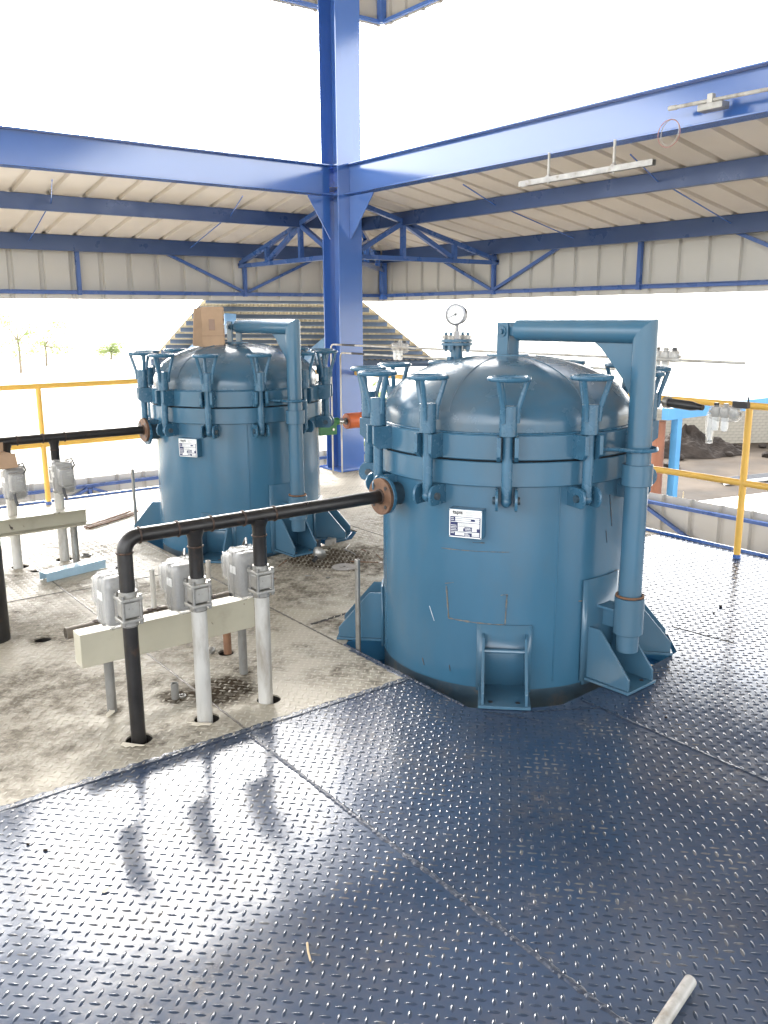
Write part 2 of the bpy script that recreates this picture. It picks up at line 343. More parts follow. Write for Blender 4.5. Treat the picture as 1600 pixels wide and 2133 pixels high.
def lug_mesh(L=.034, Wd=.0105, H=.0032):
    a, b = L/2, Wd/2
    vs = [(-a, 0, 0), (-a*.55, -b*.8, 0), (0, -b, 0), (a*.55, -b*.8, 0), (a, 0, 0), (a*.55, b*.8, 0), (0, b, 0), (-a*.55, b*.8, 0), (-a*.6, 0, H*.75), (0, 0, H), (a*.6, 0, H*.75)]
    fs = [(0, 1, 8), (1, 2, 9, 8), (2, 3, 10, 9), (3, 4, 10), (4, 5, 10), (5, 6, 9, 10), (6, 7, 8, 9), (7, 0, 8)]
    return vs, fs
LV, LF = lug_mesh()
def project(x, y, z=0.):
    q = Vector((x, y, z))-CAM; dz = q.dot(fw)
    if dz < .2: return None
    return 800+F_PX*q.dot(rt)/dz, 1066.5+F_PX*q.dot(dn)/dz, dz
S = .049
plate_objs = []
dg = bpy.context.evaluated_depsgraph_get
for (x0, x1, y0, y1, kind) in plates:
    g = .002
    mb = MB().span(x0+g, x1-g, y0+g, y1-g, -.008, 0)
    o = mb.build('deck_plate', M['deckbeige'] if kind == 'w' else M['deckblue'], deck, smooth=False)
    for (co_, a0, a1, c0, c1) in cutters:
        if a1 > x0 and a0 < x1 and c1 > y0 and c0 < y1:
            bm_ = o.modifiers.new('cut', 'BOOLEAN'); bm_.object = co_; bm_.operation = 'DIFFERENCE'; bm_.solver = 'EXACT'
    plate_objs.append((o, x0, x1, y0, y1, kind))
bpy.context.view_layer.update(); deps = dg()
for (o, *_) in plate_objs:
    me = bpy.data.meshes.new_from_object(o.evaluated_get(deps)); o.modifiers.clear(); o.data = me
for c_ in cutters: bpy.data.objects.remove(c_[0])
allb = []
for pi, (o, x0, x1, y0, y1, kind) in enumerate(plate_objs):
    ox, oy = random.uniform(0, S), random.uniform(0, S); pts = []
    for i in range(int((x1-x0)/S*2)+2):
        for j in range(int((y1-y0)/S*2)+2):
            if (i+j) % 2: continue
            x = x0+.012+ox*.3+i*S/2; y = y0+.012+oy*.3+j*S/2
            if x > x1-.018 or y > y1-.018: continue
            pr = project(x, y)
            if not pr or not (-350 < pr[0] < 1950 and pr[1] < 2600): continue
            if inpoly(x, y, hole1) or inpoly(x, y, hole2): continue
            bad = False
            for hx, hy, hr in pipe_holes:
                if (x-hx)**2+(y-hy)**2 < (hr+.012)**2: bad = True
            for P in (hole1, hole2):
                for k in range(8):
                    if inpoly(x+.02*math.cos(k*.785), y+.02*math.sin(k*.785), P): bad = True
            if bad: continue
            pts.append((x, y, R(45) if i % 2 == 0 else R(135), pr))
    for q in pts: allb.append((pi, *q))
inb = [q for q in allb if 5 < q[4][0] < 1595 and q[4][1] < 2128]
inb.sort(key=lambda q: q[4][2]); near = set(id(q) for q in inb[:300])
for k in ('w', 'b'):
    me = bpy.data.meshes.new('tread_lug'); me.from_pydata(LV, [], LF); me.materials.append(M['lugbeige' if k == 'w' else 'lugblue'])
    me.polygons.foreach_set('use_smooth', [True]*len(me.polygons)); M['lug'+k] = me
far = {}
for q in allb:
    pi, x, y, a, pr = q; o, *_r, kind = plate_objs[pi]
    if id(q) in near: link_copy(M['lugw' if kind == 'w' else 'lugb'], 'tread_lug', o, (x, y, .0002), a)
    else: far.setdefault(pi, []).append((x, y, a))
for pi, L in far.items():
    o = plate_objs[pi][0]; vs = []; fs = []
    for (x, y, a) in L:
        c, s = math.cos(a), math.sin(a); b = len(vs)
        vs += [(x+c*u-s*v, y+s*u+c*v, z+.0002) for u, v, z in LV]; fs += [tuple(i+b for i in f) for f in LF]
    me = bpy.data.meshes.new('tread_lugs'); me.from_pydata(vs, [], fs); me.materials.append(M['lugbeige' if plate_objs[pi][5] == 'w' else 'lugblue'])
    me.polygons.foreach_set('use_smooth', [True]*len(me.polygons))
    t = bpy.data.objects.new('tread_lugs', me); sc.collection.objects.link(t); t.parent = o; t['kind'] = 'stuff'
for (x, y, r) in pipe_holes:
    if r:
        MB().pipe((x, y, -.30), (x, y, -.009), r+.008, r+.001, 20).cyl((x, y, -.305), (x, y, -.301), r+.008, n=20).build('hole_shade_liner', M['gapd'], deck)  # dark capped liners, added so the pipe holes read as shaded
# weld beads and plate joints
def bead(p0, p1, wd, mat_, h=.004, seed=0, step=.011):
    rnd = random.Random(seed); p0, p1 = Vector(p0), Vector(p1); L = (p1-p0).length; n = max(3, int(L/step)); a, b, d = frame(p1-p0)
    vs = []; fs = []
    for i in range(n+1):
        c = p0.lerp(p1, i/n)+a*rnd.gauss(0, wd*.10); k = rnd.uniform(.55, 1.15)
        vs += [c-a*wd*k, c-a*wd*.4*k+Vector((0, 0, h*k)), c+a*wd*.4*k+Vector((0, 0, h*rnd.uniform(.5, 1.1))), c+a*wd*k]
    for i in range(n):
        for j in range(3): fs.append((i*4+j, i*4+j+1, i*4+j+5, i*4+j+4))
    return MB().add(vs, fs).build('weld_bead', mat_, deck, smooth=False)
M['beadblue'] = mat('painted_weld_bead', (.022, .033, .058), .35, var=.4, vs=60, bump=.8, bs=140, dirt=(.10, .09, .085), ds=40)
M['beadgrey'] = mat('bare_weld_bead', (.10, .085, .065), .45, metal=.3, var=.5, vs=50, bump=.8, bs=140, dirt=(.03, .025, .02), ds=30)
M['gap'] = M['gapd']

Z = .0006
for i, (a, b, wd, mt, h) in enumerate([((1.553, 3.0, Z), (1.553, .3, Z), .012, 'beadblue', .004), ((-.6, 3.02, Z), (2.435, 3.02, Z), .013, 'beadblue', .004),
        ((2.905, 2.36, Z), (2.905, -.4, Z), .011, 'beadblue', .004), ((1.567, 3.05, Z), (1.567, 7.9, Z), .007, 'beadgrey', .002), ((2.435, 3.58, Z), (2.435, 7.9, Z), .008, 'beadgrey', .003),
        ((2.445, 3.58, Z), (2.445, 2.64, Z), .010, 'beadblue', .005), ((-.4, 5.43, Z), (1.56, 5.43, Z), .008, 'gap', .001), ((1.575, 5.40, Z), (2.43, 5.40, Z), .008, 'gap', .001), ((2.47, 3.95, Z), (2.8, 3.99, Z), .016, 'gap', .001),
        ((4.04, 2.68, Z), (4.085, 2.33, Z), .010, 'gap', .001), ((4.01, 5.0, Z), (4.01, 7.9, Z), .007, 'gap', .001), ((2.44, 6.9, Z), (2.63, 6.75, Z), .007, 'gap', .001), ((2.60, 2.44, Z), (2.905, 2.26, Z), .008, 'beadblue', .002), ((2.47, 2.55, Z), (2.60, 2.34, Z), .008, 'beadblue', .002)]):
    bead(a, b, wd, M[mt], h, i)
M['overspray'] = mat('ragged_blue_overpaint', (.024, .040, .074), .3, var=.3, vs=20, bump=.3)
for i, (a, b, wd) in enumerate([((-.6, 3.03, Z), (2.43, 3.03, Z), .026), ((2.43, 3.0, Z), (2.43, 3.5, Z), .018)]): bead(a, b, wd, M['overspray'], .0012, 70+i, .02)
# edge trim and floor joists
ed = MB(); ed.span(DX+.001, DX+.012, DY0, DY, -.20, .022)
ed.build('edge_plate', M['blue'], deck, bevel=.002)
MB().span(DX0, DX+.012, DY+.001, DY+.012, -.20, .022).build('edge_plate', M['blue'], deck, bevel=.002)
for i, (p0, p1) in enumerate([((2.36, 3.68, -.112), (4.2, 3.68, -.112)), ((2.36, 2.2, -.112), (5.7, 2.2, -.112)), ((3.99, 2.2, -.115), (3.99, 8.2, -.115)), ((2.3, -1, -.115), (2.3, 8.2, -.115)), ((2.4, 6.66, -.112), (4.2, 6.66, -.112)), ((2.4, 5.15, -.112), (4.2, 5.15, -.112)), ((.4, -2, -.115), (.4, 8.2, -.115)), ((5.6, -2, -.115), (5.6, 8.2, -.115))]):
    MB().hbeam(p0, p1, .2, .1, .006, .009, (0, 0, 1)).build('floor_beam', M['cyan'], deck, smooth=False)
# ------------------------------------------------------------------ steel frame
CX, CY = 5.55, 8.05
col = thing('steel_column', 'tall blue H section steel column with gusset plates behind the two tanks', 'column', (CX, CY, 0))
for k, nm in ((-1, 'flange'), (1, 'flange')):
    MB().span(-.15, .15, k*.15-.008, k*.15+.008, 0, 6.1).build(nm, M['blue'], col, bevel=.002)
MB().span(-.005, .005, -.1415, .1415, 0.001, 6.1).build('web', M['blue'], col)
MB().span(-.19, .19, -.19, .19, .003, .02).build('base_plate', M['blue'], col)
for z in (2.945, 3.235):
    for k in (-1, 1): MB().span(k*.006, k*.149, -.141, .141, z-.005, z+.005).build('stiffener', M['blue'], col)
MB().prism([(-.151, -.004, 2.93), (-.42, -.004, 2.93), (-.42, -.004, 2.915), (-.152, -.004, 2.50), (-.151, -.004, 2.50)], (0, .010, 0)).build('gusset_plate', M['blue'], col, bevel=.002)
MB().prism([(-.01, -.159, 2.93), (-.01, -.58, 2.93), (-.01, -.58, 2.915), (-.01, -.18, 2.50), (-.01, -.159, 2.50)], (.012, 0, 0)).build('gusset_plate', M['blue'], col, bevel=.002)
b1 = thing('steel_beam', 'deep blue steel beam running left from the column', 'beam', (-3, CY, 2.94))
MB().hbeam((0, 0, .15), (CX+3-.152, 0, .15), .30, .16, .008, .012, (0, 0, 1)).build('beam_section', M['blue'], b1, bevel=.002)
MB().bar((4.9, -.006, .155), (4.9, -.0062, .156), .0, .0).build('splice', M['blue'], b1) if False else None
MB().span(4.93, 4.94, -.079, -.0045, .013, .287).build('stiffener', M['blue'], b1)
b2 = thing('steel_beam', 'deep blue steel beam running right from the column with a strut channel below', 'beam', (CX, -3, 2.94))
MB().hbeam((0, 0, .15), (0, CY+3-.16, .15), .30, .16, .008, .012, (0, 0, 1)).build('beam_section', M['blue'], b2, bevel=.002)
# ------------------------------------------------------------------ corrugated sheets
def sheet_strip(u0, u1, pitch, f0, f1, hgt, depth_dir):
    """u along the sheet width; f0(u), f1(u) give the end points; ribs every pitch, rising along depth_dir."""
    us = []; n0 = math.floor(u0/pitch)-1
    k = n0
    while k*pitch < u1+pitch:
        c = k*pitch
        for du, h in ((-.034, 0), (-.020, 1), (.020, 1), (.034, 0)):
            if u0 < c+du < u1: us.append((c+du, h))
        k += 1
    def hat(u):
        r = abs((u/pitch+.5) % 1-.5)*pitch
        return max(0, min(1, (.034-r)/.014))
    us = [(u0, hat(u0))]+us+[(u1, hat(u1))]
    dd = Vector(depth_dir); vs = []; fs = []
    for u, h in us: vs += [Vector(f0(u))+dd*h*hgt, Vector(f1(u))+dd*h*hgt]
    for i in range(len(us)-1): fs.append((2*i, 2*i+2, 2*i+3, 2*i+1))
    return MB().add(vs, fs)
def solid(o, t=.0012):
    m = o.modifiers.new('thickness', 'SOLIDIFY'); m.thickness = t; m.offset = 0; return o
AO = 2.31; SLOPE = .178; PITCH = .34
def zroof(d): return 2.985-SLOPE*d+.006
def awning(name, label, along, lo, hi, zoff=0., roof=True, posts=(), inv=False, truss_at=(), fz=(1.905, 2.66), rail_z=(1.985, 2.50)):
    """along 'x' : runs in x, outward +y ; 'y' : runs in y, outward +x.  u = run coordinate, d = distance outward of the column line."""
    t = thing(name, label, 'roof', (0, 0, 0))
    cu, cd = (CX, CY) if along == 'x' else (CY, CX)
    P = (lambda u, d, z: (u, cd+d, z+zoff)) if along == 'x' else (lambda u, d, z: (cd+d, u, z+zoff))
    hi_u = cu+AO
    if roof:
        for d, hh in ((.82, .145), (2.17, .17)):
            e = cu+d-.02; zt = zroof(d)-.004
            mb = MB(); mb.bar(P(lo, d, zt-hh/2), P(e, d, zt-hh/2), .006, hh, (0, 0, 1))
            mb.bar(P(lo, d+.033, zt-.003), P(e, d+.033, zt-.003), .06, .005, (0, 0, 1)); mb.bar(P(lo, d+.033, zt-hh+.003), P(e, d+.033, zt-hh+.003), .06, .005, (0, 0, 1))
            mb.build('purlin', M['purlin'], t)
        u = lo
        while u < hi_u-.02:
            u1 = min(u+PITCH*3, hi_u-.01)
            f0 = lambda q: P(q, max(.17, q-cu+.02), zroof(max(.17, q-cu+.02)))
            f1 = lambda q: P(q, max(AO+.02, q-cu+.03), zroof(AO+.02))
            solid(sheet_strip(u, u1+.004, PITCH, f0, f1, .032, (0, 0, 1)).build('roof_sheet', M['sheet'], t, smooth=False)); u = u1
        # sag rods
        k = lo+.8
        while k < cu-.5:
            MB().cyl(P(k, .25, zroof(.25)-.05), P(k+.15, .82, zroof(.82)-.08), .006, n=6).build('sag_rod', M['blue'], t)
            MB().cyl(P(k+.15, .86, zroof(.82)-.08), P(k+.3, 2.17, zroof(2.17)-.08), .006, n=6).build('sag_rod', M['blue'], t); k += 1.9
    u = lo
    while u < hi_u-.02:
        u1 = min(u+PITCH*3, hi_u+.035)
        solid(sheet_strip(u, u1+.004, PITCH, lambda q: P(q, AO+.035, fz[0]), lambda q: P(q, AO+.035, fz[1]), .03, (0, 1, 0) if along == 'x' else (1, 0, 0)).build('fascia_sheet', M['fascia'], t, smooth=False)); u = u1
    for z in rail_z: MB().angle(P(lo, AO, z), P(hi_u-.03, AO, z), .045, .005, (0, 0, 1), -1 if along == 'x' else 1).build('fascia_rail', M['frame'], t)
    for u in posts: MB().bar(P(u, AO-.005, fz[0]+.05), P(u, AO-.005, rail_z[1]-.03), .045, .045).build('fascia_post', M['frame'], t)
    for u in (posts[::2] if along == 'x' else posts[1::2]) if not inv else posts:
        for s in (-1, 1):
            MB().bar(P(u+s*.03, AO-.014, (rail_z[1]-.03 if inv else rail_z[0]+.03)), P(u+s*1.1, AO-.014, (rail_z[0]+.03 if inv else rail_z[1]-.03)), .035, .035).build('fascia_brace', M['frame'], t)
    # cantilever truss
    for u in truss_at:
        q = lambda d, z: P(u, d, z)
        tz = lambda d: 2.945-(.29/.82)*0-.25*d
        ang = lambda a, b: MB().bar(a, b, .05, .05)
        for (n, a, b) in [('top_chord', (.155, tz(.155)), (2.30, tz(2.30))), ('bottom_chord', (.155, 2.335), (2.33, 2.335)), ('end_post', (2.315, 2.335), (2.315, tz(2.3))),
                          ('truss_post', (.84, 2.36), (.84, tz(.84)-.02)), ('truss_post', (1.62, 2.36), (1.62, tz(1.62)-.02)),
                          ('truss_diagonal', (.17, 2.37), (.80, tz(.84)-.03)), ('truss_diagonal', (.88, tz(.84)-.03), (1.58, 2.37))]:
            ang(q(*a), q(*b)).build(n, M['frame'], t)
    return t
aL = awning('awning_roof', 'cream corrugated lean-to roof on blue purlins, left of the column', 'x', -2.0, 0, posts=(1.30, 3.45, 5.60), truss_at=(CX,))
aR = awning('awning_roof', 'cream corrugated lean-to roof on blue purlins, right of the column', 'y', -2.0, 0, posts=(1.55, 3.75, 5.90, 8.08), truss_at=(CY,))
# hip truss on the diagonal and corner post belong to the right-hand lean-to
hz = lambda d: 2.945-.25*d
for n, a, b in [('hip_rafter', (.16, hz(.16)), (2.30, hz(2.3))), ('hip_chord', (.16, 2.335), (2.30, 2.335)), ('hip_post', (1.2, 2.36), (1.2, hz(1.2)-.02)), ('hip_diagonal', (.2, 2.37), (1.15, hz(1.2)-.03)), ('hip_diagonal', (1.25, hz(1.2)-.03), (2.1, 2.37)), ('hip_post', (1.9, 2.36), (1.9, hz(1.9)-.02))]:
    MB().bar((CX+a[0], CY+a[0], a[1]), (CX+b[0], CY+b[0], b[1]), .05, .05).build(n, M['blue'], aR)
hcap = MB()
d1_, d2_ = .02, AO+.03
for s_ in (-1, 1):
    hcap.add([(CX+d1_, CY+d1_, zroof(d1_)+.055), (CX+d2_, CY+d2_, zroof(d2_)+.055), (CX+d2_-(.2 if s_ > 0 else 0), CY+d2_-(.2 if s_ < 0 else 0), zroof(d2_)+.036), (CX+d1_-(.2 if s_ > 0 else 0), CY+d1_-(.2 if s_ < 0 else 0), zroof(d1_)+.036)], [(0, 1, 2, 3)])
solid(hcap.build('hip_cap', M['sheet'], aR, smooth=False), .002)
MB().span(CX+AO-.06, CX+AO+.02, CY+AO-.06, CY+AO+.02, 1.93, 2.55).build('corner_post', M['blue'], aR)
# lower lean-to fascia that shows just past the deck edge
lL = awning('lower_fascia', 'low corrugated fascia with blue rail and V braces behind left railing', 'x', -2.0, 0, zoff=-2.83, roof=False, inv=True, posts=(1.30, 3.38, 5.60), fz=(1.90, 2.64), rail_z=(2.0, 2.545))
lR = awning('lower_fascia', 'low pale corrugated fascia with blue rail beyond right deck edge', 'y', -2.0, 0, zoff=-2.83, roof=False, inv=True, posts=(1.45, 3.55, 5.72), fz=(1.90, 2.64), rail_z=(2.0, 2.545))
for t, along in ((lL, 'x'), (lR, 'y')):
    cu, cd = (CX, CY) if along == 'x' else (CY, CX)
    P = (lambda u, d, z: (u, cd+d, z)) if along == 'x' else (lambda u, d, z: (cd+d, u, z))
    solid(sheet_strip(-2, cu+AO, PITCH, lambda q: P(q, max(.27, q-cu+.01), -.50), lambda q: P(q, AO+.03, -.82), .03, (0, 0, 1)).build('gutter_sheet', M['sheet'], t, smooth=False))
# ------------------------------------------------------------------ upper roof
up = thing('upper_roof', 'high main roof with corrugated fascia at the top edge of the view', 'roof', (0, 0, 0))
UX, UY, ULX, ULY = CX+AO, CY+AO, -5.0, -40.0  # unseen far ends placed to steer the light; long run behind blocks fill
UZ = 5.55
for k in range(22):
    u0 = UX-1.02*(k+1); u1 = UX-1.02*k
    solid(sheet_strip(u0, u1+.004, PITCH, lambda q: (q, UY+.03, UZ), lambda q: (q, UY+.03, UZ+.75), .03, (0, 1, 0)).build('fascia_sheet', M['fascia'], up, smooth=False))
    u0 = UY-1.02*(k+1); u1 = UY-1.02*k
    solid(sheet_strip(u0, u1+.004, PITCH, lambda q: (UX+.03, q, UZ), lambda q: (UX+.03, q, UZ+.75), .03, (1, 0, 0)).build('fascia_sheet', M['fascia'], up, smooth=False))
MB().bar((ULX, UY, UZ+.05), (UX, UY, UZ+.05), .045, .045).build('fascia_rail', M['blue'], up)
MB().bar((UX, ULY, UZ+.051), (UX, UY-.03, UZ+.051), .045, .045).build('fascia_rail', M['blue'], up)
MB().span(UX-.07, UX+.02, UY-.07, UY+.02, UZ+.03, UZ+.7).build('corner_post', M['blue'], up)
mb = MB(); cxm, cym = (UX+ULX)/2, (UY+ULY)/2
mb.add([(ULX, ULY, UZ+.72), (UX, ULY, UZ+.72), (UX, UY, UZ+.72), (ULX, UY, UZ+.72), (cxm, cym-1, UZ+2.2), (cxm, cym+1, UZ+2.2)], [(0, 1, 4), (1, 2, 5, 4), (2, 3, 5), (3, 0, 4, 5)])
solid(mb.build('roof_cover', M['sheet'], up, smooth=False), .004)
for k in range(22): MB().bar((ULX+.1, UY-.1-1.1*k, UZ+.64), (UX-.1, UY-.1-1.1*k, UZ+.64), .06, .12, (0, 0, 1)).build('purlin', M['blue'], up)
# ------------------------------------------------------------------ tanks
RS, RR = .628, .655
tank = thing('pressure_tank', 'nearest blue domed pressure tank with twelve hand-wheel swing bolts and davit arm', 'tank', T1, 0, 'blue domed pressure tanks')
sh = MB().lathe([(RS, -.012), (RS, .01), (RS, .5), (RS, .975)], 96).build('shell', M['tank'], tank, ang=25)
MB().lathe([(.15, -1.3), (RS-.003, -.75), (RS-.003, -.008)], 96).build('lower_shell', M['tank_dark'], tank, ang=25)  # dark colour carries the shade below the deck
MB().lathe([(RS-.002, .957), (RR-.004, .957), (RR, .961), (RR, 1.064), (RR-.003, 1.068), (RS-.03, 1.068)], 96).build('lower_flange_ring', M['tank'], tank, ang=20)
lid = MB().lathe([(RS-.03, 1.077), (RR-.003, 1.077), (RR, 1.081), (RR, 1.183), (RR-.004, 1.188), (RS-.004, 1.188)], 96).build('upper_flange_ring', M['tank'], tank, ang=20)
prof = [(RS-.006, 1.185), (RS-.006, 1.222)]
for i in range(1, 25):
    a = math.pi/2*i/24; prof.append(((RS-.006)*math.cos(a)**.92 if i < 24 else .0001, 1.222+.285*math.sin(a)))
MB().lathe(prof, 96).build('domed_lid', M['dome'], tank, ang=60)
MB().ring((0, 0, 1.189), RS-.001, .006, 96, 8).build('weld_ring', M['tank_bolt'], tank)
MB().ring((0, 0, 1.0725), RS+.008, .0045, 96, 6).build('gasket', M['rubber'], tank)
for k in range(6):
    a = R(-100+60*k); P = []
    for i in range(4, 23):
        r_, z_ = prof[i]; P.append((r_*math.cos(a)*1.0005, r_*math.sin(a)*1.0005, z_+.0004))
    MB().tube(P, .0035, 6).build('weld_seam', M['dome'], tank)
MB().tube([((RS+.0004)*math.cos(R(-112)), (RS+.0004)*math.sin(R(-112)), .02+.01*i) for i in range(94)], .0035, 6).build('weld_seam', M['tank'], tank)
# swing bolts
def swing_bolt():
    b = MB().tube([(RR+.05, 0, .915), (RR+.05, 0, 1.20)], .0235, 14).build('swing_bolt', M['tank_bolt'], tank)
    MB().blob((RR+.05, 0, .905), (.056, .05, .056), 14, 9, 1.).build('eye_end', M['tank_bolt'], b)
    MB().cyl((RR+.05, 0, 1.192), (RR+.05, 0, 1.322), .038, n=20).build('hub_nut', M['tank_bolt'], b, bevel=.002)
    MB().ring((RR+.05, 0, 1.437), .083, .0112, 32, 10).build('hand_wheel', M['tank_bolt'], b)
    for k in range(3):
        a = R(60+120*k+25)
        MB().tube([(.038*math.cos(a), .038*math.sin(a), 1.25), (.042*math.cos(a), .042*math.sin(a), 1.31), (.079*math.cos(a), .079*math.sin(a), 1.434)], .0115, 8).build('spoke', M['tank_bolt'], b, loc=(RR+.05, 0, 0))
    for s in (-1, 1):
        MB().prism([(RR-.004, s*.038-.009, 1.082), (RR+.065, s*.038-.009, 1.082), (RR+.092, s*.038-.009, 1.105), (RR+.092, s*.038-.009, 1.190), (RR-.004, s*.038-.009, 1.190)], (0, .018, 0)).build('lid_lug', M['tank_bolt'], b, bevel=.002)
        pl = [(RS-.004, 0, .866), (RR+.075, 0, .866)]+[(RR+.062+.038*math.cos(R(t)), 0, .908+.048*math.sin(R(t))) for t in (-50, -20, 10, 40, 65, 90)]+[(RS-.004, 0, .956)]
        MB().prism([(x, s*.042-.006, z) for x, y, z in pl], (0, .012, 0)).build('clevis_plate', M['tank_bolt'], b, bevel=.0015)
        MB().cyl((RR+.05, s*.048, .908), (RR+.05, s*.060, .908), .017, n=12).build('pin_head', M['tank_dark'], b)
    return b
sb = swing_bolt(); sb.rotation_euler.z = R(-134.4)
for k in range(1, 12):
    c = copy_tree(sb, tank); c.rotation_euler.z = R(-134.4+30*k)
    turn = random.uniform(0, 2.09)
    for ch in c.children:
        if ch.name.startswith('spoke'): ch.rotation_euler.z = turn
# support brackets
def bracket(az, bar=False, h=.268, outr=.875):
    t = MB().span(RS-.02, outr, -.115, .115, .003, .016).build('support_bracket', M['tank'], tank, bevel=.0015)
    t.rotation_euler.z = R(az)
    for s in (-1, 1):
        MB().prism([(RS-.015, s*.096-.006, .0165), (outr-.01, s*.096-.006, .0165), (outr-.01, s*.096-.006, .07), (RS+.07, s*.096-.006, h), (RS-.015, s*.096-.006, h)], (0, .012, 0)).build('gusset_plate', M['tank'], t, bevel=.0015)
    n = 10; hw = .20; vs = []; fs = []
    for i in range(n+1):
        a = -hw+2*hw*i/n
        for z in (-.02, .308): vs.append(((RS+.008)*math.cos(a), (RS+.008)*math.sin(a), z))
    for i in range(n): fs.append((2*i, 2*i+2, 2*i+3, 2*i+1))
    solid(MB().add(vs, fs).build('pad_plate', M['tank'], t), .012)
    if bar: MB().cyl((RS+.07, -.09, .205), (RS+.07, .09, .205), .010, n=10).build('cross_bar', M['tank'], t)
    for s in (-1, 1): MB().cyl((outr-.045, s*.06, .016), (outr-.045, s*.06, .019), .010, n=10).build('bolt_hole', M['rubber'], t)
for az, br in ((-133.6, True), (-86.5, False), (-47, False), (45, False), (136, False)): bracket(az, br)
# nozzle towards -x with rusty blind flange
NY = .094
nz = MB().tube([(-.55, NY, .865), (-.70, NY, .865)], .055, 24).build('nozzle', M['tank_dark'], tank)
MB().cyl((-.700, NY, .865), (-.718, NY, .865), .090, n=40).build('nozzle_flange', M['tank_bolt'], nz, bevel=.002)
# lifting lug, davit arm, standpipe
lg = MB().span(-.035, .035, -.045, -.033, 1.50, 1.665).span(-.035, .035, .033, .045, 1.50, 1.665).build('lifting_lug', M['tank'], tank, bevel=.002)
lg.rotation_euler.z = R(-86.5); 
MB().cyl((0, 0, 1.496), (0, 0, 1.512), .105, n=40).build('lug_base_plate', M['tank'], lg, bevel=.002)
MB().cyl((0, -.062, 1.622), (0, .062, 1.622), .013, n=12).build('pin', M['tank_bolt'], lg)
for s in (-1, 1): MB().cyl((0, s*.046, 1.622), (0, s*.051, 1.622), .026, n=18).build('washer', M['tank_bolt'], lg)
dv = MB(); RHO = .78
# built along +x then turned
def mitre_pipe(p, cx, r, n=32):
    vs = []; fs = []
    for j in range(n):
        a = 2*math.pi*j/n; vs.append((cx+r*math.cos(a), r*math.sin(a), .17))
    for j in range(n):
        a = 2*math.pi*j/n; vs.append((cx+r*math.cos(a), r*math.sin(a), 1.628+r*math.cos(a)))
    for j in range(n): fs.append((j, (j+1) % n, n+(j+1) % n, n+j))
    fs.append(tuple(range(n-1, -1, -1))); p.add(vs, fs)
    vs = []; fs = []
    for j in range(n):
        a = 2*math.pi*j/n; vs.append((.072, r*math.sin(a), 1.628+r*math.cos(a)))
    for j in range(n):
        a = 2*math.pi*j/n; vs.append((cx+r*math.cos(a), r*math.sin(a), 1.628+r*math.cos(a)))
    for j in range(n): fs.append((j, n+j, n+(j+1) % n, (j+1) % n))
    fs.append(tuple(range(n))); p.add(vs, fs); return p
davit = mitre_pipe(dv, RHO, .052).build('davit_pipe', M['tank'], tank, ang=40); davit.rotation_euler.z = R(-86.5)
MB().span(-.032, .075, -.028, .028, 1.60, 1.645).build('davit_eye', M['tank'], davit, bevel=.003)
MB().prism([(RHO-.05, -.005, 1.578), (RHO-.26, -.005, 1.578), (RHO-.22, -.005, 1.55), (RHO-.10, -.005, 1.42), (RHO-.05, -.005, 1.33)], (0, .010, 0)).build('corner_gusset', M['tank'], davit, bevel=.002)
MB().lathe([(.052, .955), (.066, .955), (.068, .957), (.068, 1.048), (.066, 1.05), (.052, 1.05)], 36, (RHO, 0, 0)).build('collar', M['tank'], davit, ang=25)
MB().lathe([(.052, .255), (.066, .255), (.068, .258), (.068, .428), (.066, .43), (.052, .43)], 36, (RHO, 0, 0)).build('lower_sleeve', M['tank'], davit, ang=25)
MB().ring((RHO, 0, .437), .060, .006, 32, 8).build('weld_ring', M['rust'], davit)
MB().span(RS-.01, RHO-.05, -.05, .05, .355, .367).span(RS-.01, RHO-.05, -.005, .005, .26, .354).build('sleeve_arm', M['tank'], davit, bevel=.0015)
pts = [(RS+.02, -.16, 1.118), (RHO-.05, -.082, 1.118)]+[(RHO+.078*math.cos(R(t)), .078*math.sin(R(t)), 1.118) for t in range(-90, 91, 15)]+[(RHO-.05, .082, 1.118), (RS+.02, .16, 1.118)]
MB().tube(pts, .009, 8).build('guide_hoop', M['tank_bolt'], davit)
n = 10; vs = []; fs = []
for i in range(n+1):
    a = -.22+.44*i/n
    for z in (.0, .50): vs.append(((RS+.010)*math.cos(a), (RS+.010)*math.sin(a), z))
for i in range(n): fs.append((2*i, 2*i+2, 2*i+3, 2*i+1))
solid(MB().add(vs, fs).build('davit_pad_plate', M['tank'], davit), .010)
# small coupling on the dome
cp = MB().cyl((-.175, .235, 1.42), (-.175, .235, 1.475), .024, n=20).build('coupling', M['tank_bolt'], tank, bevel=.002)
MB().cyl((-.175, .235, 1.475), (-.175, .235, 1.495), .018, n=8).build('plug', M['tank_bolt'], cp, bevel=.002)
